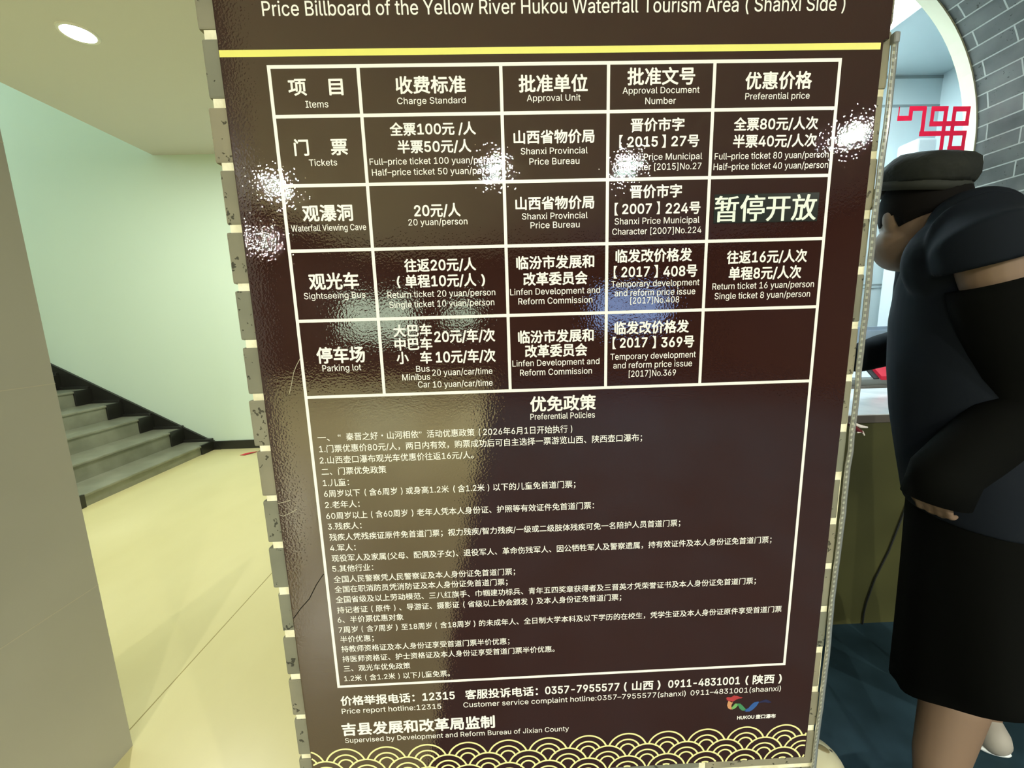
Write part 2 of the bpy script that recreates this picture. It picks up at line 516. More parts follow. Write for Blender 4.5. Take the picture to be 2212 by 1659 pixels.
# red interlaced lattice cut from vinyl, stuck on the pane
def zl(x, y): return (1860 + x / 6.284, 200 + y / 6.284)
BARS = [((525, 190), (508, 352), 14), ((495, 348), (690, 348), 56), ((686, 185), (670, 375), 50), ((662, 214), (890, 214), 56),
        ((868, 187), (830, 575), 50), ((792, 553), (1435, 553), 56), ((985, 187), (955, 448), 46), ((960, 217), (1190, 217), 58),
        ((1165, 187), (1082, 800), 50), ((930, 420), (1465, 420), 58), ((1277, 187), (1205, 785), 50), ((1252, 220), (1490, 220), 58),
        ((1462, 187), (1438, 450), 48), ((1408, 530), (1380, 785), 48), ((1172, 757), (1405, 757), 56), ((1300, 872), (1400, 872), 30),
        ((1390, 858), (1375, 1010), 48)]
v, f, rects = [], [], []
for a, b, wd in BARS:
    pa, pb = at(*zl(*a), VEND - .0135), at(*zl(*b), VEND - .0135)
    hw = wd / 6.284 / 2 * (VEND / FOCAL_PX) * 1.02
    if abs(pa.z - pb.z) > abs(pa.x - pb.x):
        x = (pa.x + pb.x) / 2
        q = [(x - hw, min(pa.z, pb.z)), (x + hw, min(pa.z, pb.z)), (x + hw, max(pa.z, pb.z)), (x - hw, max(pa.z, pb.z))]
    else:
        z = (pa.z + pb.z) / 2
        q = [(min(pa.x, pb.x), z - hw), (max(pa.x, pb.x), z - hw), (max(pa.x, pb.x), z + hw), (min(pa.x, pb.x), z + hw)]
    rects.append((q[0][0], q[2][0], q[0][1], q[2][1]))


def red_piece(rects, label):
    gx = sorted({r for q in rects for r in q[:2]}); gz = sorted({r for q in rects for r in q[2:]})
    v, f = [], []
    for i in range(len(gx) - 1):
        for j in range(len(gz) - 1):
            mx, mz = (gx[i] + gx[i + 1]) / 2, (gz[j] + gz[j + 1]) / 2
            if any(q[0] < mx < q[1] and q[2] < mz < q[3] for q in rects):
                f.append(tuple(range(len(v), len(v) + 4)))
                v += [(gx[i], VEND - .0128, gz[j]), (gx[i + 1], VEND - .0128, gz[j]), (gx[i + 1], VEND - .0128, gz[j + 1]), (gx[i], VEND - .0128, gz[j + 1])]
    tag(pyobj('window_sticker', v, f, M['red_film']), label, 'sticker')


red_piece(rects[:15], 'red interlaced square-knot sticker on the ticket window above the cap')
red_piece(rects[15:], 'small lower red sticker piece on the ticket window partly hidden behind the cap')

# ceiling panel lamp of the office
ol = empty('panel_lamp', (1.4, 2.1, OC))
tag(ol, 'glaring white ceiling panel lamp inside the ticket office, cut by the top of the picture', 'lamp')
boxobj('lamp_frame', (.93, VEND + .09, OC - .012), (1.885, 2.36, OC), M['white_plastic'], ol, .003)
boxobj('diffuser', (.945, VEND + .105, OC - .016), (1.87, 2.345, OC - .011), M['office_lamp'], ol)


# recessed downlights of the hall
def downlight(loc, label, m='lamp'):
    t = empty('downlight', loc)
    tag(t, label, 'ceiling light', 'recessed downlights of the hall')
    r = .075 if m == 'lamp_stair' else .043
    n = 40
    v = disc_verts((loc[0], loc[1], loc[2] - .006), r, n)
    pyobj('diffuser', v, [tuple(reversed(range(n)))], M[m], t)
    a = disc_verts((loc[0], loc[1], loc[2] - .008), r, n); b = disc_verts((loc[0], loc[1], loc[2] - .008), r + .014, n)
    c = disc_verts((loc[0], loc[1], loc[2]), r + .018, n); d = disc_verts((loc[0], loc[1], loc[2]), r, n)
    v = a + b + c + d
    f = []
    for q in range(3):
        for i in range(n): f.append((q * n + i, q * n + (i + 1) % n, (q + 1) * n + (i + 1) % n, (q + 1) * n + i))
    pyobj('trim_ring', v, f, M['lamp_trim'], t)
    return t


downlight((-2.365, 2.62, CEIL), 'round glowing downlight in the beige ceiling of the stair hall', 'lamp_stair')
for x, y, lb in [(-2.65, -4.3, 'round downlight in the ceiling behind the viewer, mirrored at the left edge of the board'),
                 (0.0, -3.9, 'round downlight in the ceiling behind the viewer, mirrored above the middle of the board'),
                 (1.5, -3.9, 'round downlight in the ceiling behind the viewer, mirrored beside the document number column'),
                 (3.5, -3.2, 'round downlight in the ceiling behind the viewer, mirrored at the right edge of the board'),
                 (-4.6, -7.3, 'round downlight in the far rear ceiling, mirrored low at the left edge of the board')]:
    downlight((x, y, CEIL), lb)

# ------------------------------------------------------------------ staircase along the back wall
st = empty('staircase', (-3.19, 3.5, 0))
tag(st, 'grey terrazzo staircase with black borders rising left along the pale green wall', 'staircase')
SX, RUN, R0, RISE, SY = -3.185, .294, .10, .1545, 2.84
for i in range(10):
    x0 = SX - i * RUN
    z1 = R0 + i * RISE
    zb = 0 if i == 0 else z1 - RISE
    bm = bmesh.new()
    box(bm, (x0 - RUN - .05, SY, 0 if i == 0 else zb - .05), (x0, BACK - .0002, z1 - .022), 0)
    box(bm, (x0 - RUN - .05, SY - .002, z1 - .022), (x0 + .012, BACK - .001, z1), .006)
    sp = obj('step', bm, M['tread'], st)
    bm = bmesh.new()
    box(bm, (x0 - .01, BACK - .20, zb + .002), (x0 + .0145, BACK - .002, z1 + .002), .003)
    obj('border', bm, M['black_tile'], sp)
    boxobj('skirting', (x0 - RUN, BACK - .055, z1), (x0 + .004, BACK - .002, z1 + .028), M['black_tile'], sp, .006)
    boxobj('border', (x0 - .01, SY - .004, zb + .002), (x0 + .0145, SY + .05, z1 + .001), M['black_tile'], sp, .003)
zt = lambda x: .125 + .585 * (-3.235 - x)
xa, xb = -3.10, -6.4
v = []
for y in (BACK - .027, BACK - .003):
    v += [(xa, y, 0.0), (-3.16, y, .092), (-3.235, y, .125), (xb, y, zt(xb)), (xb, y, zt(xb) - .32), (-3.5, y, .0)]
f = [(0, 1, 2, 3, 4, 5), (11, 10, 9, 8, 7, 6)] + [(i, (i + 1) % 6, 6 + (i + 1) % 6, 6 + i) for i in range(6)]
pyobj('stringer', v, f, M['black_tile'], st)

# small litter at the foot of the back wall
sc = on_floor(538, 981)
bm = bmesh.new()
vv = [bm.verts.new((sc.x + a, sc.y + b, c)) for a, b, c in [(-.075, -.03, .001), (-.02, -.045, .004), (.05, .04, .012), (.06, .075, .004), (.0, .03, .010), (-.05, .0, .006)]]
bm.faces.new(vv)
ex = bmesh.ops.extrude_face_region(bm, geom=bm.faces[:])
for q in ex['geom']:
    if isinstance(q, bmesh.types.BMVert): q.co.z += .002
tag(obj('paper_scrap', bm, M['red']), 'torn red paper scrap on the floor where pillar and black baseboard meet', 'paper scrap')

# ------------------------------------------------------------------ ticket counter
ct = empty('ticket_counter', (VX, CT_Y, 0))
tag(ct, 'ticket counter with white marble top and olive front under the arched window', 'counter')
boxobj('front_panel', (VX - VR + .003, CT_Y + .012, .0), (VX + VR - .003, CT_Y + .04, CT_Z - .03), M['olive'], ct)
boxobj('edge', (VX - VR + .003, CT_Y, CT_Z - .035), (VX + VR - .003, CT_Y + .05, CT_Z - .0045), M['counter_edge'], ct, .002)
boxobj('top', (VX - VR + .003, CT_Y - .002, CT_Z - .0045), (VX + VR - .003, 2.09, CT_Z), M['counter_top'], ct, .0015)
boxobj('ledge', (VX - VR + .003, 1.915, CT_Z - .001), (VX + VR - .003, 2.09, CT_Z + .012), M['counter_edge'], ct, .002)

# card machine, papers, cabinet
a = at(1853, 832, 1.95); b = at(1890, 800, 1.95); c2 = at(1914, 832, 1.95)
dv = empty('payment_device', (b.x, 1.98, CT_Z + .012))
tag(dv, 'slanted grey payment device with a red key panel behind the counter edge', 'device')
z0 = CT_Z + .0125
x0, x1 = a.x - .14, c2.x + .05
v = [(x0, 1.935, z0), (x1, 1.935, z0), (x1, 1.935, z0 + .03), (x0, 1.935, z0 + .03), (x0, 2.05, z0), (x1, 2.05, z0), (x1, 2.05, z0 + .125), (x0, 2.05, z0 + .125)]
pyobj('body', v, [(0, 1, 2, 3), (4, 7, 6, 5), (3, 2, 6, 7), (0, 4, 5, 1), (0, 3, 7, 4), (1, 5, 6, 2)], M['device_grey'], dv)


def on_slope(xa, xb, t0, t1, h=.003):
    p = lambda x, t, dz: (x, 1.935 + .115 * t, z0 + .03 + .095 * t + dz)
    return [p(xa, t0, .0005), p(xb, t0, .0005), p(xb, t1, .0005), p(xa, t1, .0005), p(xa, t0, h), p(xb, t0, h), p(xb, t1, h), p(xa, t1, h)]


CUBE = [(0, 3, 2, 1), (4, 5, 6, 7), (0, 1, 5, 4), (1, 2, 6, 5), (2, 3, 7, 6), (3, 0, 4, 7)]
pyobj('screen', on_slope(x0 + .02, b.x - .02, .1, .9), CUBE, M['paper'], dv)
pyobj('bezel', on_slope(b.x - .015, c2.x - .055, .0, 1.0, .006), CUBE, M['device_dark'], dv)
pyobj('key_panel', on_slope(c2.x - .05, c2.x + .02, -.05, .45, .02), CUBE, M['red'], dv)
for i, (dx, dz, rz) in enumerate([(0, 0, .1), (.03, .02, -.15)]):
    p = at(1868 + 14 * i, 722, 2.06)
    bm = bmesh.new()
    box(bm, (p.x - .15, 2.06 + .014 * i, CT_Z + .0125), (p.x + .16, 2.063 + .014 * i, p.z + .02 + .02 * i), .001)
    lb = ['bluish paper notice standing upright behind the counter beyond the forearm', 'second bluish paper standing behind the front paper notice in the ticket window'][i]
    tag(obj('paper_notice', bm, M['paper']), lb, 'paper', 'papers behind the ticket counter')
p0, p1 = at(1984, 297, 2.27), at(2027, 297, 2.27)
wc = empty('white_cabinet', ((p0.x + p1.x) / 2, 2.33, 0))
tag(wc, 'tall narrow white cabinet with rounded top behind the red window sticker', 'cabinet')
boxobj('body', (p0.x, 2.27, .02), (p1.x, 2.39, p0.z), M['white_plastic'], wc, .018, 4)
boxobj('plinth', (p0.x + .01, 2.275, 0), (p1.x - .01, 2.38, .03), M['device_grey'], wc)

# black cable hanging down the counter front
bm = bmesh.new()
cp = [at(x, y, CT_Y + .006) for x, y in ((1985, 1020), (1953, 1105), (1920, 1190), (1890, 1250), (1872, 1300), (1866, 1325), (1863, 1350))]
tube(bm, cp, [.003] * len(cp), 8)
tag(obj('cable', bm, M['device_dark'], smooth=True), 'thin black cable hanging down the olive counter front', 'cable')

# ------------------------------------------------------------------ lettering: outlines of a plain grotesque (latin) + the built-in font (chinese)
GLYPHS = r'''
 (D
()@&I*)&v+_(9,?(v,?(Q+F(6*H($)L&z(W(#&m(4&#(v$3(9$3&v$m&G&>&:(W
))@&V&n&[(W&U)L&D*H&*+F%a,?&B,?&l+D(/*8(>)((=&x(#%]&B$3%a$3&G&%
,(D&l&(&5#w%b#w&$&(
-+B*&(~*&(D&S(D&S(~
.(D%{&*&@&8&c&*&p%e&c%C&@%6%{%C%n%e
/)(&($G%H$G(:,9(u,9
0+B%x*B&@+<&Z+Y&z+q(C+~(m,():+~)^+q)~+Y*<+<*a*B*m)-*a&s*=%z)~%Z)^%E):%8(m%3(C%8&z%E&Y%Z&@%z%x&s%l)- &o&H(9%{(m%n)C%{)j&H*%(0*.)-*%*+)j*m)C+;(m+I(9+;&o*m&V*+&N)-&V(0
1+B&-%:&-%s(]%s(]+=&7*<&7+((N+|)C+|)C%s*^%s*^%:
2+B&|+.&i*j&b*@%~*@&2+.&W+^(4+{(v,&)X+t*&+W*H+)*S*T*K)u)s({&|%u*[%u*[%:%|%:%|%k)I)I)h)x)q*D)l*k)X+-)5+C(j+I(@+B
3+B%h&g&N&g&V&G&i&/(&%z(G%p)5%t)h&9)v&U)z&{)s(@)a(])*(|($)&($)Z)O+A&&+A&&+|*J+|*J+J(f)P)C)M)o)>*6)$*Y(B*a&t*Y&H*C%v)x%Q)D%;(d%3&{%<&C%X%x&+
4+B)%+|)h+|&N(+)I(+)I)o*-)o*-(+*u(+*u&J*-&J*-%:)I%:)I&J%d&J%d(%
5+B&[&e&j&?(+%~(R%o))%q)O&))k&I)x&u)u(I)X(~)&)@(B)A&c)$&#),&A+|*D+|*D+A&z+A&i)](4)t(Y)}).)})U)r)y)]*>):*Q(q*[(F*W&V*4%m)P%@(g%3(&%=&M%Z&*&-%x&e
6+B&$(O&5)(&O)Y)++|)s+|&t)4(4)T(_)i);)h)m)V*7)7*P(g*[(1*X&]*F&*)x%T)H%;(l%3&{%D&A%t%~&a &|&0(B%t(l%l):%t)Z&0)q&S)x($)q(Q)Z(u):)1(l)8(B)1&|(u&g(Q&_(%&g&S
7+B&B%:)t+A%z+A%z+|*^+|*^+>(-%:
8+B%p&j%w(=&2(f&R)(&|)8&J)T&0)~&&*R&3+/&F+M&l+l(@+~(l,()<+~)l+l*4+M*H+/*T*R*K)~*1)T)[)8*))(*J(f*a(=*i&j*Z&/*6%[)W%=(l%3(#%=&F%[%|&/ &t&+(<%s(l%m)?%s)d&+)z&G*&&n)z(9)b(X)=(n(l(u(>(n&v(X&](9&T&n&]&G (l)Q)6)W)T)j)i*+)p*N)j*r)U+2)7+C(l+I(D+C(&+2&n*r&h*N&n*+(&)j(E)W
9+B%})z%~*X&6+1&_+b(3+z(l,()]+r*:+A*X*T*W)f*F)2*-([(P%:&e%:)D(^(x(L(A(M&l(_&E)#&+)N &})A(B)*(l(}):)*)Z)@)q)e)x*4)q*b)Z+*):+A(l+I(B+A&}+*&h*c&_*6&h)e
:(D%{&*&@&8&c&*&p%e&c%C&@%6%{%C%n%e &@)>%{)K%n)m%{*3&@*@&c*3&p)m&c)K
A+^(Q+|)C+|+L%:*c%:*.&q&i&q&6%:%J%: &|(O)u(O)I)n(y+F(f*a
B+E)?%v)t&+*+&=*8&Y*8&~*,(@)n([)F(n&_(q&_%u )-+{)z+j*=+R*S+7*b*r*f*D*_)|*O)b)l)5*G(|*n(L*z&b*h&#*@%V)]%>%x%:%x+| )Z)^)t)w*#*7*#*Z)t*y)Z+4)@+=&_+A&_)L)+)M
C+}%u*@&.*o&I+:&m+X(9+q(f+~):,(**+w*j+T+=*z+V*2*p*2*a*[*@+%)x+:)G+D(t+A(I+3(%*t&f*M&K)[&N(J&l&](@&-)#%r)l%x*M&A*c&_*p((+V((+=&<*j%b*+%?):%3(f%8(9%E&m%[&I%{&.&F%u&u%h(M%d)-%h)h
D+u)4+z*)+d*O+J*q+++.*^+@*/+J)B+G(O+;&x*y&=*N%l*&%R)R%B(e%:%x%:%x+| *0&F*L&m*b(N*g)=*^)v*?*^)q+))(+?&_+A&_%v)1%x)d&,
F*r%x%:%x+|*G+|*G+A&_+A&_)E*0)E*0(g&_(g&_%:
H,)%x+|&_+|&_)P*_)P*_+|+F+|+F%:*_%:*_(r&_(r&_%:%x%:
I)[&W%u&W+A%Y+A%Y+|)<+|)<+A(?+A(?%u)<%u)<%:%Y%:%Y%u
J*d%[(5&C(5&I&I&U&2&q%w(.%o(T%o)&&+)9&I)>&i)?+|*%+|*%&t){&@)j%s)J%Q(r%9(A%3&P%C%~%g%c&@
K+P%x+|&_+|&_(|(;)f*B+|+=+|({)Q+>%:*J%:(N)#&_(/&_%:%x%:
L*a&_+|&_%u*?%u*?%:%x%:%x+|
M-?&{+|)G(=)l&)*,(%+Y+|,]+|,]%:+w%:+z+4+T)|*,%:)M%:(/)]&X+1&Y*m&[%:%x%:%x+|
N,/&k+|*>(#*m&)*g+|+L+|+L%:*Y%:(3*,&X+-&_%:%x%:%x+|
O,9%h(M%d)-%h)h%u*@&/*o&J+:&m+X(9+q(f+~):,()k+~*;+q*d+X+*+:+E*o+Z*@+h)h+l)-+h(M+Z&u+E&F+*%{*d%[*;%E)k%8):%3(f%8(9%E&m%[&J%{&/&F%u&u &z&J(S%~):%q){%~*U&J*z(0++)-*z*+*U*l){+8):+E(S+8&z*l&U**&H)-&U(0
P+:%x+|)6+z)}+f*D+K*b*|*o*H*n)l*])8*D(s)s(R)C(E&_(B&_%:%x%: ){)O*-)w*-*G){*o)_+0);+>&_+A&_(|)+(})e)7
R+>%x+|)7+z)]+t*,+b*K+F*g*w*q*A*m)f*W)6*=(t)t(^)j(Z+)%:*7%:)$(P&_(N&_%:%x%: &_+A&_).(}).)K)5)x)Q*.*(*%*g)p+%)Y+5)++@
S+<%b&l&I&l&R&I&g&0((%y(Q%o)(%o)M%x)m&/*%&G*/&z*((3)r(F)E(](0(~&U):&/)Y%u*&%s*k%}+,&8+L&w+u(m,()W+x*5+Y*Y+.*i*P*&*P)w*t)^+2)0+E(Y+G(/+=&g+#&U*Y&Z*1(,)h)b)9*=(x*f(G*p&n*d&2*>%])^%<(j%1&x%;&<%Y%r&.
T+>*y+|*y+A)0+A)0%:(I%:(I+A%Z+A%Z+|
U,)&^+|&^(:&h&c&~&>(<&)(f%t)2%p)Y%t)|&$*;&8*R&Y*_(1*a+|+F+|+F((+8&F*s%p*L%P)l%8)2%2(S%8&r%P&K%p&+&F%x((%x+|
V+^(T%:%J+|&5+|({%o)/&H*c+|+L+|)E%:
W-{%J+|&3+|(I%v(X&h)c+|*R+|+k%x+y&a-%+|-k+|,6%:+D%:*A*)*-+4)|*O(p%:&~%:
Y+U&<+|(X)o(v)3(~)G*S+|+D+|);(X);%:(S%:(S(X%J+|
[)@(v,?(v+f((+f(($i(v$i(v$3&F$3&F,?
])@%a+f%a,?(4,?(4$3%a$3%a$i&R$i&R+f
a*[%{(?&E(S)8(u)B)*)>)O(~)q(L)|(-)x&k)l&E)A%e)R&#*$&P*E(3*U(s*S)W*7)p)x)|)Y*&)**&%:)D%:)?%p)+%S(l%@((%1&?%?%p%b%Y&;%b&y (h%t)0&4)A&Z)C(F)$(;&n((&F&k&=&J&G&)&e%p(2%i
b+$%q%:%q+|&S+|&S)p&w*;(9*M(f*V)6*S)a*D*(***B)_*Q)=*[(d*[((*C&+*(%a)a%D)A%8(o%2(/%A&p%U&W%w&Q%w&Q%: &o&7(6%u(f%k):%u)]&9)r&h)y(E)r)#)])Q):)p(f){(6)q&o)R&Y)%&R(E&Y&g
c*d%](C%j);&3){&l*I(W*V)3*O)b*:**)s*@)D)_)5)C)c(p)y(E)z&z)l&X)H&D(j&C((&T&G&z%y(W%j(y%n);%|)P&6)a&V*A&G*+%t)c%O)4%9(W%2&l%@&3%j%j&M
d+$%^(d%j)=%x)_&8**&Z*D(**S(T*V)%*M)D*;)h)p)h+|*J+|*J%:)j%:)j%w)d%w)K%U)1%A(m%5(K%2()%5&Z%D&7%a%x&+%^(( &^&9(%%u(U%k))%u)K&7)b&g)i(E)b)%)K)R)*)q(U){($)p&^)Q&H)#&A(E&H&h
e*l%f)-&+)q&_*C(I*V)9*L)p*+*;)I*I(W*I(1&B(1&B($&O&K&n&&(;%n(j%k)B%|)c&J*C&<*/%o)h%M)9%9(]%2&x%;&;%b%o&A%](4 &Y)O&C(t&C(g)e(g)b)$)R)I);)f(w)w(5)w&u)j
f)-&2%:&4)x%@)x%@*Q&4*Q&5+J&I+o&p,-(C,6(w,/(},-(m+Q(3+S&}+I&t+8&t*Q(n*Q(n)x&s)x&q%:
g+%&F$l&c$K(-$7(d$2):$>)V$U)d$o)h&$):%R(f%@&{%D&@%c%y&1%c&k%](V%j)>&1)}&Q*?&p*M(L*V(|*P)D*;)j)p)j*Q*J*Q*J%1*E$^*/$2)e#o)4#[(W#U(&#Z&Q#l&.$*%o$N &^&A(%&$(U%w)*&$)L&@)b&l)i(I)b)&)L)R)*)q(U){(%)q&^)Q&H)$&A(I&H&m
h*r%q%:%q+|&S+|&S)e&l*3(C*Q).*T)O*J)l*8*/)j*:)7*;%:)W%:)W)$)N)J):)g(f)z())n&a)J&S(m&S%:
i(/%e+b%r,#&5,0&S,#&a+b&S+D&5+8%r+D &S*Q&S%:%q%:%q*Q
k*S&Z(])K*Q*>*Q(Q(b*J%:)U%:(#(8&S&o&S%:%q%:%q+|&S+|&S(]
l(E&F%=&1%I%}%[%r%}%q+|&S+|&T&2&b%t(2%r(=%=&n%8
m--%q%:%q*Q&Q*Q&Q)b&Z)z&p*9(4*N(W*X)&*U)H*E)j)t)n)e)v)x*1*7*L*J*o*U+Y*S+}*B,8*,,K)b,Q)9,Q%:+o%:+k)H+P)n*{){*[)w*C)k*2)V*()=*$%:)A%:)@)B)9)V)&)m(O){&w)k&d)U&V)9&S%:
n*r&Q)b&l*3(C*Q).*T)O*J)l*8*.)j*:)7*;%:)W%:)W)$)N)J):)g(f)z())n&a)J&S(m&S%:%q%:%q*Q&Q*Q
o*w%](C%j);&3){&l*I(W*V)E*I)~){*G);*S(C*G&M)~%j)E%@(W%2&l%@&3%j%j&M &c&3(-%r(W%j))%r)N&3)g&a)p(C)g)))N)U)))s(W){(-)s&c)U&K))&A(C&K&a
p+$&{*>(F*R({*V)U*I){*1*6)t*T)0*[((*H&5*6%r)s%P)K%;)+%3(^%3(:%;&x%N&S%w&S#^%q#^%q*Q&Q*Q&Q)p &o&7(6%u(f%k):%u)]&9)r&h)y(E)r)#)])Q):)p(f){(6)q&o)R&Y)%&R(E&Y&g
r)2&S%:%q%:%q*Q&Q*Q&T)r&j*6(.*M(L*V(}*V(})s(P)w(2)p&o)]&])E&S(}
s*C&?&L&X%|(5%j(k%p)5&2):&Q))&n&@(G%~(a%l).%o)b&2*3&f*O(M*V(y*P)F*<)d)y)u)Q);)D).)^(r)t(U)|(3)}&r)u&V)a&N)J&Q)1&s(r)-(R)S(?)r&y)|&C)n%r)J%M(s%8(>%2&c%8&5%L%q%n%_&?
t(m(#%6&T%@&7%V&%%y%~)x%@)x%@*Q%~*Q%}+T&a+T&a*Q(T*Q(T)x&a)x&b&2&k%y&y%q(R%r([%;
u*r&S*Q&V&S&b&:&y%|(P%n)-%})M&H)W&t)W*Q*;*Q*;%:)Y%:)Y&&)X&#)8%Q(q%=(>%5&m%;&M%I&/%h%z&-%q&b%q*Q
v*[&5*Q(3&m(K%v(d&m)b*Q*I*Q(l%:(+%:%K*Q
w,[%Q*Q&8*Q(2%z(:&F)+*Q)m*Q*d%|*j&;+^*Q,E*Q+*%:*F%:)K)i(O%:&m%:
x*Q&~(K%W*Q&E*Q(G(r)I*Q*6*Q(j(H*<%:)N%:(E(#&<%:%O%:
y*[%k#c%y$=&E$:&^$C&s$_(+%9%K*Q&5*Q(3&m(K%v(d&m)b*Q*I*Q(D$8(,#v&c#b&9#[
–*4*4(~*4(D%:(D%:(~'''
_A = ''.join(chr(c) for c in range(35, 127) if chr(c) not in '\\"\'`')
_I = {c: i for i, c in enumerate(_A)}


def _num(s): return _I[s[0]] * len(_A) + _I[s[1]] - 200


def mesh_of(cu):
    o = bpy.data.objects.new('tmp', cu)
    C.objects.link(o)
    dg = bpy.context.evaluated_depsgraph_get()
    me = bpy.data.meshes.new_from_object(o.evaluated_get(dg))
    vv = np.array([v.co[:2] for v in me.vertices]) if len(me.vertices) else np.zeros((0, 2))
    ff = [tuple(p.vertices) for p in me.polygons]
    bpy.data.objects.remove(o)
    bpy.data.curves.remove(cu)
    bpy.data.meshes.remove(me)
    return vv, ff


LAT = {}
for ln in GLYPHS.strip('\n').split('\n'):
    LAT[ln[0]] = (_num(ln[1:3]), [[(_num(q[i:i + 2]), _num(q[i + 2:i + 4])) for i in range(0, len(q), 4)] for q in ln[3:].split(' ') if q])
GC = {}
EM_L = 700.0


def cjk_raw(ch):
    cu = bpy.data.curves.new('tmp', 'FONT')
    cu.body = ch
    cu.resolution_u = 3
    return mesh_of(cu)


_v, _f = cjk_raw('\u56fd\u56fd')
_v1, _f1 = cjk_raw('\u56fd')
EM_C = (_v[:, 0].max() - _v1[:, 0].max())


def glyph(ch):
    if ch in GC: return GC[ch]
    if ch in LAT:
        adv, loops = LAT[ch]
        if not loops:
            g = (adv / EM_L, np.zeros((0, 2)), [])
        else:
            area = lambda q: sum(a[0] * b[1] - b[0] * a[1] for a, b in zip(q, q[1:] + q[:1]))
            def inside(p, q):
                c = False
                for (xa, ya), (xb, yb) in zip(q, q[1:] + q[:1]):
                    if (ya > p[1]) != (yb > p[1]) and p[0] < xa + (p[1] - ya) / (yb - ya) * (xb - xa): c = not c
                return c
            vv, ff = np.zeros((0, 2)), []
            for lp in [q for q in loops if area(q) < 0]:
                cu = bpy.data.curves.new('tmp', 'CURVE')
                cu.dimensions = '2D'
                cu.fill_mode = 'BOTH'
                for q in [lp] + [h for h in loops if area(h) > 0 and inside(h[0], lp)]:
                    sp = cu.splines.new('POLY')
                    sp.points.add(len(q) - 1)
                    for p, (x, y) in zip(sp.points, q): p.co = (x / EM_L, y / EM_L, 0, 1)
                    sp.use_cyclic_u = True
                v1, f1 = mesh_of(cu)
                ff += [tuple(len(vv) + i for i in t) for t in f1]
                vv = np.concatenate([vv, v1])
            g = (adv / EM_L, vv, ff)
    elif ch == '\u3000':
        g = (1.0, np.zeros((0, 2)), [])
    else:
        vv, ff = cjk_raw(ch)
        g = (1.0, vv / EM_C, ff)
    GC[ch] = g
    return g


D8 = [(0, 0)] + [(math.cos(a * math.pi / 4), math.sin(a * math.pi / 4)) for a in range(8)]
D2 = [(0, 0), (1, 0), (-1, 0), (.5, .25), (-.5, -.25)]


class Ink:
    """collects flat lettering on the board face"""
    def __init__(self): self.v, self.f = [], []

    def add(self, s, x0, x1, zmid, em, bold=0.0, dirs=D8, y=None):
        y = BY if y is None else y
        cur, items = 0.0, []
        for ch in s:
            adv, vv, ff = glyph(ch)
            if len(vv): items.append((cur, vv, ff))
            cur += adv
        lo = min(c + vv[:, 0].min() for c, vv, ff in items); hi = max(c + vv[:, 0].max() for c, vv, ff in items)
        sx = (x1 - x0) / (hi - lo)
        mid = .38 if any(ord(c) > 0x2e80 for c in s) else .364
        for kk, (dx, dz) in enumerate(dirs if bold > 0 else [(0, 0)]):
            for c, vv, ff in items:
                b = len(self.v)
                for p in vv:
                    self.v.append((x0 + (c + p[0] - lo) * sx + dx * bold * em, y - kk * 1.5e-6, zmid + (p[1] - mid) * em + dz * bold * em))
                self.f += [tuple(b + q for q in t) for t in ff]

    def quad(self, pts, y=None):
        b = len(self.v)
        self.v += [(p[0], BY if y is None else y, p[1]) for p in pts]
        self.f.append(tuple(range(b, b + len(pts))))

    def build(self, name, m, parent): return pyobj(name, self.v, self.f, m, parent)


def bp(px, py):
    p = at(px, py, BY)
    return p.x, p.z


def x_on(px, z):
    x = bp(px, 700)[0]
    for _ in range(4):
        x += (px - proj(x, BY, z)[0]) / 1930.0
    return x


def vscale(x, z):
    return (proj(x, BY, z - .005)[1] - proj(x, BY, z + .005)[1]) / .01


def line(ink, ref, em_px, segs, bold=0.0, dirs=D8):
    """ref: a point on the middle of the line; segs: (string, left, right)"""
    xr, z = bp(*ref)
    em = em_px / vscale(xr, z)
    for s, l, r in segs:
        ink.add(s, x_on(l, z), x_on(r, z), z, em, bold, dirs)


# ------------------------------------------------------------------ the price board
BX0, BX1, BXH = -0.2675, 0.3985, 0.4065
BZ0, BZN, BZ1 = H - .602, H + .2735, H + .52
bd = empty('price_board', (0.065, BY + .003, BZ0))
tag(bd, 'tall glossy dark brown price board with white tables and policies on the brick pillar', 'price board')
outline = [(BX0, BZ0), (BX1, BZ0), (BX1, BZN), (BXH, BZN), (BXH, BZ1), (BX0, BZ1)]
bm = bmesh.new()
fr = [bm.verts.new((x, BY + .00012, z)) for x, z in outline]
bk = [bm.verts.new((x, BY + .0056, z)) for x, z in outline]
ffc = bm.faces.new(fr); bm.faces.new(list(reversed(bk)))
for i in range(6): bm.faces.new((fr[i], bk[i], bk[(i + 1) % 6], fr[(i + 1) % 6]))
bmesh.ops.bevel(bm, geom=list(ffc.edges), offset=.0016, segments=3, affect='EDGES', profile=.6)
obj('panel', bm, M['film'], bd)
ik = Ink()
zc = (bp(470, 115)[1] + bp(1905, 100.5)[1]) / 2
ik.quad([(BX0 + .001, zc - .0031), (BX1 - .001, zc - .0031), (BX1 - .001, zc + .0031), (BX0 + .001, zc + .0031)])
ik.build('header_stripe', M['yellow_ink'], bd)
# table grid
GX = [-0.2205, -0.1331, 0.0088, 0.1178, 0.2267, 0.3567]
GZ = [H + q for q in (0.2542, 0.2093, 0.1439, 0.0793, 0.006, -0.0783, -0.4532)]
ik = Ink()
T = .00165
def hl(z, x0, x1, t=T): ik.quad([(x0, z - t), (x1, z - t), (x1, z + t), (x0, z + t)])
def vl(x, z0, z1, t=T): ik.quad([(x - t, z0), (x + t, z0), (x + t, z1), (x - t, z1)], BY - 2e-6)
for z in GZ: hl(z, GX[0] - T, GX[-1] + T)
for i, x in enumerate(GX): vl(x, GZ[6] if i in (0, 5) else GZ[5], GZ[0])
ik.build('table_grid', M['ink'], bd)


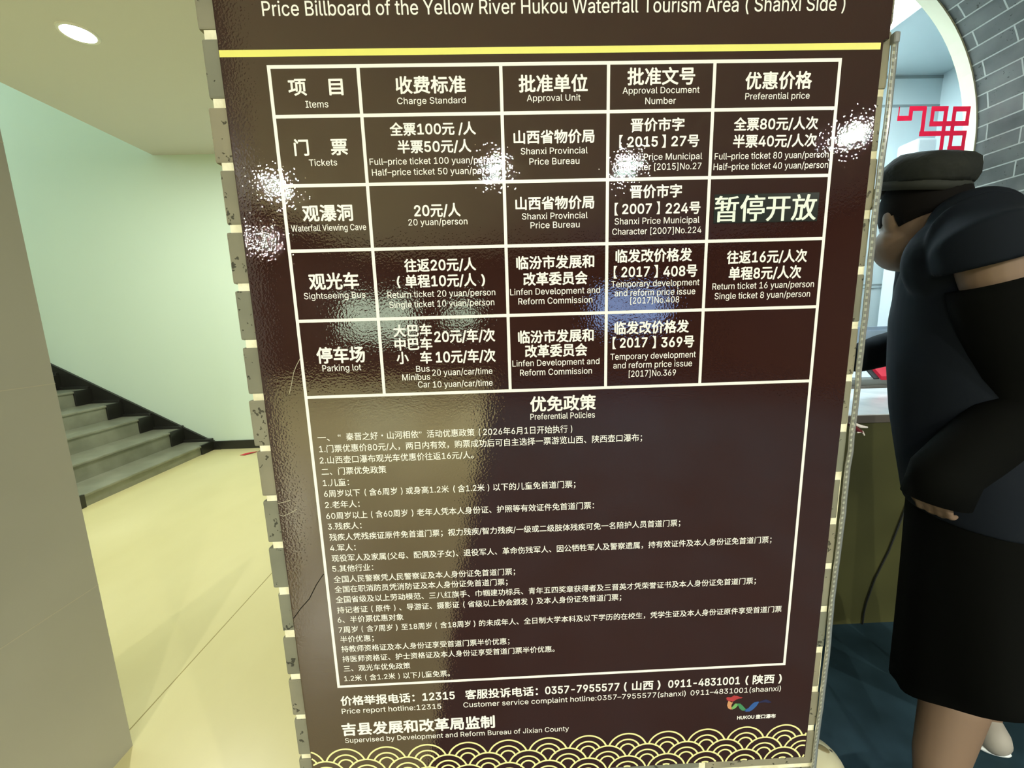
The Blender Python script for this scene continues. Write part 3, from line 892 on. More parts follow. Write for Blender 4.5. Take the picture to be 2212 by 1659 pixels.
def text(name, rows, bold=0.0, m='ink'):
    ink = Ink()
    for r in rows:
        line(ink, r[0], r[1], r[2], r[3] if len(r) > 3 else bold, r[4] if len(r) > 4 else D8)
    return ink.build(name, M[m], bd)


text('title_lettering', [((1196, 13), 43, [('Price Billboard of the Yellow River Hukou Waterfall Tourism Area ( Shanxi Side )', 566, 1826)], .006)])
BB, RB = .024, .003       # stroke swelling of bold and regular lines


def one(s, xl, xr, yc, em, b): return (((xl + xr) / 2, yc), em, [(s, xl, xr)], b)


def cell(name, *rows):
    text(name, [one(*r) for r in rows])


B_, R_ = BB, RB
cell('heading_lettering', ('项', 623, 661, 188, 40, B_), ('目', 711, 740, 187, 40, B_), ('Items', 660, 709, 225, 20, R_))
cell('heading_lettering', ('收费标准', 855, 1005, 183, 40, B_), ('Charge Standard', 858, 1006, 217, 19, R_))
cell('heading_lettering', ('批准单位', 1121, 1269, 180, 40, B_), ('Approval Unit', 1138, 1254, 211, 19, R_))
cell('heading_lettering', ('批准文号', 1356, 1501, 164.5, 40, B_), ('Approval Document', 1345, 1511, 194.5, 19, R_), ('Number', 1394, 1460, 217.5, 19, R_))
cell('heading_lettering', ('优惠价格', 1611, 1753.5, 173.6, 40, B_), ('Preferential price', 1610, 1749, 207, 19, R_))

cell('cell_lettering', ('门', 636, 666, 318.7, 38, B_), ('票', 715, 750, 317, 38, B_), ('Tickets', 667.5, 728, 351, 19, R_))
cell('cell_lettering', ('全票100元 /人', 842.5, 1027, 278, 30, B_), ('半票50元/人', 859, 1017, 316, 30, B_),
     ('Full–price ticket 100 yuan/person', 798.4, 1079, 347, 19, R_), ('Half–price ticket 50 yuan/person', 803.5, 1076.5, 370, 19, R_))
cell('cell_lettering', ('山西省物价局', 1110, 1283.5, 295, 31, B_), ('Shanxi Provincial', 1125, 1269.5, 325.5, 19, R_), ('Price Bureau', 1143.6, 1251.5, 348, 19, R_))
cell('cell_lettering', ('晋价市字', 1363, 1478, 269, 30, B_), ('【', 1338, 1345, 306, 30, .01), ('2015', 1356, 1420.5, 306, 29, B_), ('】', 1430, 1438, 305, 30, .01),
     ('27号', 1451, 1510, 304, 29, B_), ('Shanxi Price Municipal', 1329.5, 1517, 338.4, 19, R_), ('Character [2015]No.27', 1329, 1515, 360, 19, R_))
cell('cell_lettering', ('全票80元/人次', 1586, 1767, 267, 30, B_), ('半票40元/人次', 1584, 1764, 304, 30, B_),
     ('Full–price ticket 80 yuan/person', 1544, 1790, 335.5, 19, R_), ('Half–price ticket 40 yuan/person', 1541.5, 1789, 358, 19, R_))

cell('cell_lettering', ('观瀑洞', 654, 761, 460, 38, B_), ('Waterfall Viewing Cave', 629, 790.7, 491.8, 18.5, R_))
cell('cell_lettering', ('20元/人', 895, 994, 454, 31, B_), ('20 yuan/person', 882, 1009.5, 479, 18.5, R_))
cell('cell_lettering', ('山西省物价局', 1114, 1283, 438, 30, B_), ('Shanxi Provincial', 1127.6, 1269.4, 466, 18.5, R_), ('Price Bureau', 1146, 1252, 485.5, 18.5, R_))
cell('cell_lettering', ('晋价市字', 1361.6, 1472.5, 413, 30, B_), ('【', 1328, 1335, 452, 29, .01), ('2007', 1344.7, 1407.4, 451, 28.5, B_), ('】', 1418.6, 1425, 449, 29, .01),
     ('224号', 1438.6, 1512.5, 449, 29, B_), ('Shanxi Price Municipal', 1327.7, 1511, 476.3, 18.5, R_), ('Character [2007]No.224', 1322.6, 1515, 498.4, 18.5, R_))

cell('cell_lettering', ('观光车', 667.7, 774.3, 607.4, 38, B_), ('Sightseeing Bus', 656.5, 789, 638, 18.5, R_))
cell('cell_lettering', ('往返20元/人', 873.8, 1027.4, 572, 30, B_), ('(', 857.6, 864, 608, 27, B_), ('单程10元/人', 875.8, 1028, 606, 30, B_), (')', 1040, 1047, 604, 27, B_),
     ('Return ticket 20 yuan/person', 837, 1069.7, 634, 18.5, R_), ('Single ticket 10 yuan/person', 841, 1067.7, 655.5, 18.5, R_))
cell('cell_lettering', ('临汾市发展和', 1115.8, 1283, 566, 30, B_), ('改革委员会', 1131, 1268.4, 601.4, 30, B_), ('Linfen Development and', 1102, 1296, 628.6, 18.5, R_), ('Reform Commission', 1119.8, 1279.6, 649, 18.5, R_))
cell('cell_lettering', ('临发改价格发', 1330.4, 1494.5, 551.6, 30, B_), ('【', 1326, 1333, 588, 29, .01), ('2017', 1343, 1403, 587, 28.5, B_), ('】', 1413, 1421, 586, 29, .01), ('408号', 1433.5, 1505.7, 585, 29, B_),
     ('Temporary development', 1320.3, 1510.8, 611.6, 18.5, R_), ('and reform price issue', 1327.7, 1502, 631, 18.5, R_), ('[2017]No.408', 1361.6, 1467.4, 648, 18, R_))
cell('cell_lettering', ('往返16元/人次', 1570.8, 1743, 554, 30, B_), ('单程8元/人次', 1575, 1730.5, 589, 30, B_),
     ('Return ticket 16 yuan/person', 1539, 1758.4, 616, 18.5, R_), ('Single ticket 8 yuan/person', 1543.7, 1750, 637, 18.5, R_))

cell('cell_lettering', ('停车场', 684.4, 787.3, 766.6, 37, B_), ('Parking lot', 696.4, 780, 794.4, 18.5, R_))
cell('cell_lettering', ('大巴车', 850, 932, 714, 28, B_), ('中巴车', 853, 933, 743, 28, B_), ('小', 857, 882, 773, 28, B_), ('车', 908, 932.4, 772, 28, B_),
     ('20元/车/次', 938.7, 1068.7, 725.4, 30, B_), ('10元/车/次', 942, 1069.8, 769.3, 30, B_), ('Bus', 899, 928, 796.4, 18, R_), ('Minibus', 869, 929, 814.5, 18, R_), ('Car', 903, 929, 830.3, 18, R_),
     ('20 yuan/car/time', 933.7, 1063.5, 803, 18, R_), ('10 yuan/car/time', 935.3, 1064, 828.5, 18, R_))
cell('cell_lettering', ('临汾市发展和', 1119.7, 1281.8, 726, 29, B_), ('改革委员会', 1134.7, 1268, 757, 29, B_), ('Linfen Development and', 1107, 1294.8, 782.5, 18, R_), ('Reform Commission', 1123.3, 1278.6, 802.8, 18, R_))
cell('cell_lettering', ('临发改价格发', 1328, 1487.6, 706.7, 29, B_), ('【', 1323.5, 1330.6, 741, 28, .01), ('2017', 1339.8, 1398, 740, 27.5, B_), ('】', 1409.4, 1416.6, 739, 28, .01), ('369号', 1429, 1499, 738, 28, B_),
     ('Temporary development', 1318.6, 1503, 768, 18, R_), ('and reform price issue', 1324.8, 1495, 787, 18, R_), ('[2017]No.369', 1358.3, 1460, 806, 18, R_))
cell('heading_lettering', ('优免政策', 1145.8, 1286.7, 871, 35, B_), ('Preferential Policies', 1145.8, 1285, 898, 17.5, R_))

P_ = .005
POL = [
    ((749.5, 943.4), [('一、', 685.8, 711.5), ('“秦晋之好・山河相依”活动优惠政策', 730, 1024.8), ('(', 1034, 1037.5), ('2026年6月1日开始执行', 1043.8, 1226), (')', 1232.8, 1236)]),
    ((711.5, 969.2), [('1.门票优惠价80元/人，两日内有效，购票成功后可自主选择一票游览山西、陕西壶口瀑布；', 689.3, 1387)]),
    ((714, 993.6), [('2.山西壶口瀑布观光车优惠价往返16元/人。', 690.6, 1022.6)]),
    ((737.3, 1017.4), [('二、门票优免政策', 694.4, 834)]),
    ((721, 1042.4), [('1.儿童：', 697.4, 753.6)]),
    ((718.3, 1066), [('6周岁以下', 699.9, 777.4), ('(', 787.5, 790.7), ('含6周岁', 797.5, 857.5), (')', 866, 869.4), ('或身高1.2米', 877, 969.2), ('(', 979.2, 982.8), ('含1.2米', 989, 1046.5), (')', 1053.3, 1056.5), ('以下的儿童免首道门票；', 1065.5, 1243)]),
    ((725, 1090), [('2.老年人：', 702, 776.6)]),
    ((733.2, 1113.7), [('60周岁以上', 704.8, 793.4), ('(', 801.6, 804.8), ('含60周岁', 811.3, 880), (')', 889, 892.7), ('老年人凭本人身份证、护照等有效证件免首道门票：', 900.6, 1283)]),
    ((731.9, 1136.5), [('3.残疾人：', 708, 780.7)]),
    ((721, 1160.4), [('残疾人凭残疾证原件免首道门票；视力残疾/智力残疾/一级或二级肢体残疾可免一名陪护人员首道门票；', 711.5, 1469.5)]),
    ((737, 1183), [('4.军人：', 713, 768)]),
    ((724.8, 1206), [('现役军人及家属(父母、配偶及子女)、退役军人、革命伤残军人、因公牺牲军人及警察遗属，持有效证件及本人身份证免首道门票；', 716.6, 1666.7)]),
    ((741, 1227.8), [('5.其他行业：', 718, 806)]),
    ((728.8, 1251.4), [('全国人民警察凭人民警察证及本人身份证免首道门票；', 720.7, 1112.6)]),
    ((731.5, 1273), [('全国在职消防员凭消防证及本人身份证免首道门票；', 722.9, 1096.3)]),
    ((732.9, 1295.3), [('全国省级及以上劳动模范、三八红旗手、巾帼建功标兵、青年五四奖章获得者及三晋英才凭荣誉证书及本人身份证免首道门票；', 725.3, 1632.8)]),
    ((735.6, 1317.8), [('持记者证', 728, 794), ('(', 802, 805.3), ('原件', 811.5, 843.3), (')', 851, 854), ('、导游证、摄影证', 862, 992), ('(', 1000.6, 1004), ('省级以上协会颁发', 1010.4, 1139.7), (')', 1147, 1150.6), ('及本人身份证免首道门票；', 1158.7, 1342)]),
    ((762.7, 1337.6), [('6、半价票优惠对象', 729.4, 871.2)]),
    ((749, 1359.9), [('7周岁', 731.5, 772.8), ('(', 781, 784), ('含7周岁', 791.7, 847.6), (')', 855, 858.5), ('至18周岁', 867, 932.2), ('(', 940.4, 943.6), ('含18周岁', 951, 1016.3), (')', 1023, 1026.6), ('的未成年人、全日制大学本科及以下学历的在校生，凭学生证及本人身份证原件享受首道门票', 1034.8, 1688.4)]),
    ((742.4, 1381), [('半价优惠；', 735, 807)]),
    ((745, 1401.9), [('持教师资格证及本人身份证享受首道门票半价优惠；', 737.5, 1100.4)]),
    ((747, 1423.6), [('持医师资格证、护士资格证及本人身份证享受首道门票半价优惠。', 739.7, 1198)]),
    ((781.7, 1442.6), [('三、观光车优免政策', 742.4, 886)]),
    ((773.6, 1464.3), [('1.2米', 743.7, 781), ('(', 789, 791.7), ('含1.2米', 798.5, 853.6), (')', 860.4, 863), ('以下儿童免票。', 871.2, 971.6)]),
]
EMP = 17.9 / vscale(*bp(749, 943))
for ref, segs in POL:
    xr, z = bp(*ref)
    text('policy_lettering', [(ref, EMP * vscale(xr, z), segs, P_, D8[::2])])
text('footer_lettering', [((745.8, 1514.2), 21.5, [('价格举报电话：', 736.2, 895), ('12315', 913, 981.8), ('客服投诉电话：', 1005.3, 1161.5), ('0357-7955577', 1178, 1337.5), ('(', 1348.4, 1353.4),
     ('山西', 1366, 1410.7), (')', 1420.3, 1426.2), ('0911-4831001', 1443.9, 1598), ('(', 1610.8, 1616.4), ('陕西', 1626.6, 1672.5), (')', 1682.5, 1688.3)], .022)])
text('footer_lettering', [((743.3, 1536.5), 14.8, [('Price report hotline:12315', 738.2, 952.9), ('Customer service complaint hotline:0357–7955577(shanxi)', 1001, 1481.2), ('0911–4831001(shaanxi)', 1491.8, 1686.9)], .002)])
text('footer_lettering', [((753.4, 1575.7), 28.5, [('吉县发展和改革局监制', 739, 1068)], .029)])
text('footer_lettering', [((749.6, 1599.7), 14, [('Supervised by Development and Reform Bureau of Jixian County', 745.3, 1228.9)], .0)])

# pasted-over sticker in the cave row
stz0, stz1 = bp(1542, 483)[1], bp(1545, 420)[1]
sx0, sx1 = x_on(1542, (stz0 + stz1) / 2), x_on(1767.5, (stz0 + stz1) / 2)
bm = bmesh.new()
box(bm, (sx0, BY - .00045, stz0), (sx1, BY + .0006, stz1), .0003, 1)
sk = obj('pasted_sticker', bm, M['sticker'], bd)
sk['label'] = 'dark grey pasted sticker with large pale characters'
ink = Ink()
xr, z = bp(1653, 449.9)
ink.add('暂停开放', x_on(1544, z), x_on(1762.4, z), z, 61 / vscale(xr, z), .018, D2, BY - .0006)
ink.build('lettering', M['sticker_ink'], sk)

# overlapping wave scallops along the bottom edge, each arc hidden where a lower row overlaps it
WP, WR, WDZ = .0535, .0262, .0177
rows = []
for r in range(4):
    zc = H - .5477 - r * WDZ - WR
    xo = .045 if r % 2 == 0 else .0715
    rows.append([(xo + WP * j, zc) for j in range(-7, 8)])
ik = Ink()
LW = .00112
for r, cs in enumerate(rows):
    for (cx_, cz_) in cs:
        for rad in (WR, WR - .0091, WR - .0164):
            n = 44
            for i in range(n):
                a0, a1 = math.pi * (i / n * 1.1 - .05), math.pi * ((i + 1) / n * 1.1 - .05)
                q = [(cx_ + (rad + d) * math.cos(a), cz_ + (rad + d) * math.sin(a)) for a, d in ((a0, -LW), (a0, LW), (a1, LW), (a1, -LW))]
                mx, mz = sum(p[0] for p in q) / 4, sum(p[1] for p in q) / 4
                if not (BX0 + .002 < mx < BX1 - .002 and mz > BZ0 + .0015): continue
                if any(math.hypot(mx - ox, mz - oz) < WR - LW for rr in rows[r + 1:] for ox, oz in rr): continue
                ik.quad(q, BY - r * 2e-6)
ik.build('wave_border', M['cream_ink'], bd)

# ribbon emblem with its small caption
lg = empty('emblem', (0.28, BY, H - .52))
lg.parent = bd
lg.matrix_parent_inverse = Matrix.Translation(bd.location).inverted()
def zg(x, y): return bp(1540 + x / 11.06, 1480 + y / 11.06)
RIB = [('red_stroke', (.40, .045, .05), [(312, 315), (345, 285), (390, 287), (430, 290), (475, 265), (510, 242), (540, 258), (570, 255), (640, 280), (712, 292), (680, 315), (620, 320), (560, 345), (505, 378), (455, 415), (395, 385), (350, 362), (315, 350), (350, 335)]),
       ('orange_stroke', (.55, .27, .13), [(372, 378), (450, 385), (478, 420), (452, 455), (440, 500), (445, 530), (465, 580), (410, 580), (362, 548), (340, 490), (350, 430)]),
       ('light_green_stroke', (.16, .38, .12), [(440, 540), (480, 500), (530, 442), (570, 440), (598, 478), (560, 530), (510, 565), (462, 585)]),
       ('green_stroke', (.055, .23, .10), [(575, 440), (655, 440), (710, 490), (790, 580), (770, 610), (700, 608), (640, 565), (605, 490)]),
       ('blue_stroke', (.035, .10, .30), [(745, 610), (800, 572), (850, 545), (920, 465), (985, 410), (1090, 390), (1095, 420), (1040, 500), (960, 580), (880, 630), (790, 635)]),
       ('indigo_stroke', (.022, .024, .070), [(1095, 400), (1180, 370), (1260, 340), (1330, 360), (1400, 410), (1330, 425), (1250, 410), (1180, 412), (1120, 425)])]
for nm, col, pts in RIB:
    ik = Ink()
    ik.quad([zg(*p) for p in pts], BY - 1e-5)
    o = pyobj(nm, ik.v, ik.f, mat(nm, col, .4, .4), lg)
    bmm = bmesh.new(); bmm.from_mesh(o.data); bmesh.ops.triangulate(bmm, faces=bmm.faces); bmm.to_mesh(o.data); bmm.free()
ink = Ink()
line(ink, (1611, 1549.6), 9.6, [('HUKOU', 1592.8, 1629), ('壶口瀑布', 1632.8, 1675.4)], .03)
ink.build('lettering', M['ink'], lg)

# scratches and a crease on the film's left margin
def stroke(name, pts, wpx, m):
    ik = Ink()
    q = [bp(*p) for p in pts]
    for a, b in zip(q, q[1:]):
        d = Vector((b[0] - a[0], b[1] - a[1])); nrm = Vector((-d.y, d.x)).normalized() * wpx / 1930 / 2
        ik.quad([(a[0] - nrm.x, a[1] - nrm.y), (b[0] - nrm.x, b[1] - nrm.y), (b[0] + nrm.x, b[1] + nrm.y), (a[0] + nrm.x, a[1] + nrm.y)], BY + .00006)
    return ik.build(name, M[m], bd)
stroke('crease', [(634, 1336), (650, 1314), (668, 1294), (684, 1262), (699, 1240)], 2.2, 'scratch_dark')
stroke('scratch', [(603, 1112), (612, 1115), (626, 1109), (641, 1100)], 1.6, 'scratch_pale')
stroke('scratch', [(600, 1088), (612, 1085), (627, 1081)], 1.4, 'scratch_pale')
stroke('scratch', [(648, 775), (640, 790), (634, 806), (630, 828), (625, 850)], 1.4, 'scratch_pale')

# ------------------------------------------------------------------ LED strip down the pillar's right edge
ls = empty('led_strip', (PX1 + .002, BY + .004, H - .9))
tag(ls, 'unlit clear plastic strip light down the right edge of the brick pillar', 'strip light')
rg = random.Random(3)
zs = [H + .2735 - .02 * i for i in range(62)]
prof_x = [PX1 + .0010 + .0008 * math.sin(i * .55) + (.0018 if 17 < i < 23 else 0) + rg.uniform(-.0004, .0004) for i in range(62)]
v, f = [], []
for x, z in zip(prof_x, zs):
    for a in range(8):
        v.append((x + .0031 * math.cos(a * math.pi / 4), BY + .0036 + .0026 * math.sin(a * math.pi / 4), z))
for i in range(61):
    for a in range(8): f.append((8 * i + a, 8 * i + (a + 1) % 8, 8 * i + 8 + (a + 1) % 8, 8 * i + 8 + a))
f += [tuple(range(8)), tuple(reversed(range(61 * 8, 62 * 8)))]
pyobj('tube', v, f, M['plastic_clear'], ls, True)
v, f = [], []
for x, z in zip(prof_x, zs): v += [(x - .0015, BY + .0036, z), (x + .0015, BY + .0036, z), (x + .0015, BY + .0042, z), (x - .0015, BY + .0042, z)]
for i in range(61):
    for a in range(4): f.append((4 * i + a, 4 * i + (a + 1) % 4, 4 * i + 4 + (a + 1) % 4, 4 * i + 4 + a))
lt = M['led_tape']
N, L, b = nodes(lt)
g = N.new('ShaderNodeNewGeometry'); sx_ = N.new('ShaderNodeSeparateXYZ')
mth = N.new('ShaderNodeMath'); mth.operation = 'DIVIDE'; mth.inputs[1].default_value = .0067
fr_ = N.new('ShaderNodeMath'); fr_.operation = 'FRACT'
gt = N.new('ShaderNodeMath'); gt.operation = 'GREATER_THAN'; gt.inputs[1].default_value = .45
mxn = N.new('ShaderNodeMix'); mxn.data_type = 'RGBA'
mxn.inputs[6].default_value = (.46, .47, .39, 1); mxn.inputs[7].default_value = (.16, .165, .14, 1)
L.new(g.outputs['Position'], sx_.inputs[0]); L.new(sx_.outputs['Z'], mth.inputs[0]); L.new(mth.outputs[0], fr_.inputs[0]); L.new(fr_.outputs[0], gt.inputs[0])
L.new(gt.outputs[0], mxn.inputs[0]); L.new(mxn.outputs[2], b.inputs['Base Color'])
pyobj('chip_tape', v, f, lt, ls)
bm = bmesh.new()
box(bm, (PX1 - .0025, BY + .0005, H + .270), (PX1 + .0042, BY + .007, H + .281), .0025, 3)
obj('end_cap', bm, M['device_grey'], ls)

# torn scrap of foil caught behind the strip
fs = empty('foil_scrap', at(1845, 928, BY + .02))
tag(fs, 'small dark red foil scrap with pale tips sticking out behind the strip light', 'scrap')
bm = bmesh.new(); tube(bm, [at(1838, 918, .455), at(1850, 928, .458), at(1864, 934, .46)], [(.004, .0026), (.0042, .003), (.002, .0014)], 10); obj('body', bm, M['foil_red'], fs, True)
bm = bmesh.new(); tube(bm, [at(1848, 916, .455), at(1858, 921, .457), at(1873, 923, .459)], [(.0012, .0015), (.0018, .002), (.0010, .0012)], 8); obj('tip', bm, M['foil_pale'], fs, True)
bm = bmesh.new(); tube(bm, [at(1853, 934, .456), at(1862, 932, .458), at(1867, 940, .459)], [(.0010, .0010), (.0014, .0014), (.0008, .0008)], 8); obj('tip', bm, M['foil_pale'], fs, True)

# cream stone ball with pebbles on the floor
sy = .866
sb = at(1757, 1662, sy); sr = sb.z
stn = empty('stone_ball', (sb.x, sb.y, 0))
tag(stn, 'cream stone ball inlaid with brown and black pebbles on the floor beside the pillar', 'stone ball')
bm = bmesh.new(); ellipsoid(bm, (sb.x, sb.y, sr), (sr, sr, sr), None, 40, 24); obj('ball', bm, M['stone'], stn, True)
for px, py, ra, rb, rot, mm in [(1810, 1619, .017, .009, -.95, 'pebble_dark'), (1777, 1616, .0165, .008, -1.15, 'pebble_brown'), (1789, 1600, .0125, .0042, -.85, 'pebble_white'), (1795, 1622, .0055, .0026, -.8, 'pebble_dark'),
                               (1776, 1594, .012, .005, -1.0, 'pebble_brown'), (1774, 1586, .0045, .0032, -.6, 'pebble_white'), (1800, 1603, .006, .003, -.8, 'pebble_brown'), (1787, 1608, .006, .003, -.9, 'pebble_brown')]:
    d = Vector(ray(px, py)).normalized(); o0 = Vector((0, 0, H)); cc = Vector((sb.x, sb.y, sr))
    tt = d.dot(cc - o0); dd = (o0 + d * tt - cc).length
    if dd > sr * .98: continue
    hit = o0 + d * (tt - math.sqrt(sr * sr - dd * dd))
    nrm = (hit - cc).normalized()
    u = (Vector(RM[0]) * math.cos(rot) + Vector(-RM[1]) * math.sin(rot)); u = (u - nrm * u.dot(nrm)).normalized()
    R3 = Matrix((u, nrm.cross(u), nrm)).transposed()
    bm = bmesh.new(); ellipsoid(bm, hit - nrm * .0015, (ra, rb * 1.3, .0035), R3, 16, 10)
    obj('pebble', bm, M[mm], stn, True)

# ------------------------------------------------------------------ the person leaning at the counter
def unit(v): return Vector(v).normalized()


TF = unit((-.80, .60, 0)); TR = unit((.60, .80, 0)); UP = Vector((0, 0, 1))


def ring_loft(bm, rings, n=32, closed=True):
    """rings: (center, half width along TR, half depth along TF)"""
    rr = []
    for c, a, b in rings:
        rr.append([bm.verts.new(Vector(c) + TR * a * math.cos(2 * math.pi * k / n) + TF * b * math.sin(2 * math.pi * k / n)) for k in range(n)])
    for p, q in zip(rr, rr[1:]):
        for k in range(n): bm.faces.new((p[k], p[(k + 1) % n], q[(k + 1) % n], q[k]))
    if closed: bm.faces.new(rr[0]); bm.faces.new(rr[-1])
    return rr


def voxel(o, size, smooth=4):
    r = o.modifiers.new('remesh', 'REMESH'); r.mode = 'VOXEL'; r.voxel_size = size; r.use_smooth_shade = True
    s = o.modifiers.new('smooth', 'SMOOTH'); s.factor = .5; s.iterations = smooth
    dg = bpy.context.evaluated_depsgraph_get()
    me = bpy.data.meshes.new_from_object(o.evaluated_get(dg))
    o.modifiers.clear()
    old = o.data; o.data = me; bpy.data.meshes.remove(old)
    for p in me.polygons: p.use_smooth = True


pe = empty('person', (at(2130, 1080, .86).x, .86, 0))
tag(pe, 'person in charcoal cap, navy shirt and long black skirt leaning over the ticket counter', 'person')

HC = at(1990, 466, 1.0)
HF = unit((.22, .90, -.36)); HR = unit(HF.cross(UP)); HU = HR.cross(HF)
HROT = Matrix((HR, HF, HU)).transposed()
neck0, neck1 = at(2075, 500, .965), HC + Vector((0, 0, -.05)) - HF * .02
hip = at(2128, 1085, .86)
shL = at(2128, 500, .80)                 # near (left) shoulder, elbow, wrist, hand
elL = at(2226, 870, .755)
wrL = at(2042, 1022, .775)
haL = at(2012, 1098, .78)
shR = shL + TR * .34 + Vector((0, 0, -.02))
elR = at(1975, 735, 1.14)
wrR = at(1850, 775, 1.24)
haR = wrR + (wrR - elR).normalized() * .09

bm = bmesh.new()
ellipsoid(bm, HC, (.072, .092, .112), HROT, 28, 20)
ellipsoid(bm, HC + HF * .032 - HU * .060 - HR * .020, (.064, .068, .064), HROT)                      # jaw
tube(bm, [HC + HF * .082 + HU * .02, HC + HF * .104 - HU * .018], [(.009, .009), (.014, .013)], 10)   # nose
for s in (-1, 1):
    ellipsoid(bm, HC + HR * s * .072 - HU * .01 - HF * .005, (.010, .020, .030), HROT, 12, 8)    # ears
tube(bm, [neck0 - Vector((0, 0, .05)), neck0, neck1], [.062, .056, .052], 20)
chest = at(2100, 690, .92)
waist = at(2105, 900, .885)
ring_loft(bm, [(neck0 - Vector((0, 0, .015)), .08, .06), (at(2100, 560, .935), .165, .09), (chest, .165, .115), (waist, .14, .11), (hip, .16, .12), (hip - Vector((0, 0, .14)), .16, .12)])
for sh, el, wr in ((shL, elL, wrL), (shR, elR, wrR)):
    tube(bm, [sh + (shR - shL) * (.12 if sh is shL else -.12), sh, sh.lerp(el, .45), el, el.lerp(wr, .35), wr], [.055, .058, .052, .041, .040, .027], 18)


def hand(bm, wr, hc, side, curl, S=.86):
    """palm, four bent fingers of different length and a thumb from the side of the palm"""
    d = (hc - wr).normalized()
    n = Vector(side); n = (n - d * n.dot(d)).normalized(); lat = d.cross(n)
    tube(bm, [wr - d * .02, wr + d * .03 * S, wr + d * .075 * S], [(.018, .024), (.016 * S, .036 * S), (.013 * S, .040 * S)], 14, ref=n)
    for i, (off, ln) in enumerate([(-.030, .066), (-.010, .076), (.010, .072), (.029, .056)]):
        p = wr + (d * .085 + lat * off) * S
        q = [p]
        ang = .25
        for sgm in (.45, .32, .23):
            ang += curl
            p = p + (d * math.cos(ang) + n * math.sin(ang)) * ln * sgm * S
            q.append(p)
        tube(bm, q, [.0095 * S, .0088 * S, .0080 * S, .0068 * S], 10)
    p = wr + (d * .028 - lat * .034) * S
    tube(bm, [p, p + (d * .026 - lat * .020 + n * .008) * S, p + (d * .052 - lat * .020 + n * .020) * S, p + (d * .070 - lat * .010 + n * .028) * S], [.0125 * S, .0110 * S, .0098 * S, .0080 * S], 10)


hand(bm, wrL, haL, (1, .3, 0), .50)
hand(bm, wrR, haR, (0, 0, -1), .18)
kneeA, ankA = at(2062, 1400, .86), Vector((at(2022, 1600, .80).x, .785, .085))
ankB = Vector((1.435, .985, .085)); kneeB = Vector((1.27, .93, .50))
FA, FB = unit((-.95, .25, 0)), unit((.42, .9, 0))
hipA, hipB = hip + TR * -.075 - Vector((0, 0, .08)), hip + TR * .08 - Vector((0, 0, .08))
for hp, kn, an, fd in ((hipA, kneeA, ankA, FA), (hipB, kneeB, ankB, FB)):
    calf = kn.lerp(an, .35) - TF * .012
    tube(bm, [hp, hp.lerp(kn, .5), kn, calf, kn.lerp(an, .75), an, an - Vector((0, 0, .04))], [.080, .064, .052, .062, .050, .038, .034], 36)
    tube(bm, [an + Vector((0, 0, -.035)) - fd * .03, an + Vector((0, 0, -.045)) + fd * .06, an + Vector((0, 0, -.055)) + fd * .13], [(.028, .03), (.026, .036), (.018, .034)], 14, ref=UP)
body = obj('body', bm, M['skin'], pe)
voxel(body, .0042, 5)
# eyes and mouth
for s in (-1, 1):
    bm = bmesh.new(); ellipsoid(bm, HC + HF * .079 + HR * s * .030 + HU * .012, (.011, .008, .008), HROT, 14, 10)
    e = obj('eye', bm, M['white_plastic'], pe, True)
    bm = bmesh.new(); ellipsoid(bm, HC + HF * .0865 + HR * s * .030 + HU * .012, (.0045, .0022, .0045), HROT, 12, 8)
    obj('iris', bm, M['hair'], e, True)
bm = bmesh.new(); ellipsoid(bm, HC + HF * .090 - HU * .052, (.022, .006, .006), HROT, 14, 8)
obj('mouth', bm, mat('lip', (.30, .10, .08), .5, .4), pe, True)
# short hair under the cap
bm = bmesh.new()
vv = ellipsoid(bm, HC - HF * .006 + HU * .010, (.079, .097, .112), HROT, 28, 20)
kill = [q for q in vv if (q.co - HC).dot(HF) > .045 or (q.co - HC).dot(HU) < (-.048 if (q.co - HC).dot(HF) < -.012 else -.012)]
bmesh.ops.delete(bm, geom=kill, context='VERTS')
hr = obj('hair', bm, M['hair'], pe, True)
sm = hr.modifiers.new('solid', 'SOLIDIFY'); sm.thickness = .006; sm.offset = -1

# cap: band, soft flat-topped crown, visor
KB = at(1988, 408, 1.0)
KU = unit((.05, -.27, 1)); KF = Vector((.18, .98, 0)); KF = unit(KF - KU * KF.dot(KU)); KR = KF.cross(KU)
def kring(bm, h, a, b, n=36, off=0.0, wob=0.0):
    from mathutils import noise
    def nz(k): return 1 + (.05 * noise.noise(Vector((2.2 * math.cos(2 * math.pi * k / n), 2.2 * math.sin(2 * math.pi * k / n), h * 60))) if wob else 0)
    return [bm.verts.new(KB + KU * (h + wob * math.sin(5 * 2 * math.pi * k / n + h * 90)) + KF * off + KR * a * nz(k) * math.cos(2 * math.pi * k / n) + KF * b * nz(k) * math.sin(2 * math.pi * k / n)) for k in range(n)]
bm = bmesh.new()
rr = [kring(bm, h, a, b, off=o, wob=wv) for h, a, b, o, wv in [(.012, .078, .092, 0, 0), (.022, .081, .094, -.001, .001), (.034, .083, .095, -.002, .0025), (.048, .080, .091, -.003, .003), (.060, .073, .083, -.004, .003), (.069, .060, .068, -.004, .002), (.0745, .041, .046, -.003, 0), (.0755, .016, .018, -.002, 0)]]
for p, q in zip(rr, rr[1:]):
    for k in range(36): bm.faces.new((p[k], p[(k + 1) % 36], q[(k + 1) % 36], q[k]))
bm.faces.new(rr[-1])
cp_ = obj('cap', bm, M['cap'], pe, True)
add_bump(M['cap'], 45, .004)
ss = cp_.modifiers.new('solid', 'SOLIDIFY'); ss.thickness = .003; ss.offset = 1
bm = bmesh.new()
p, q = kring(bm, -.006, .0785, .0925), kring(bm, .014, .0795, .0935)
for k in range(36): bm.faces.new((p[k], p[(k + 1) % 36], q[(k + 1) % 36], q[k]))
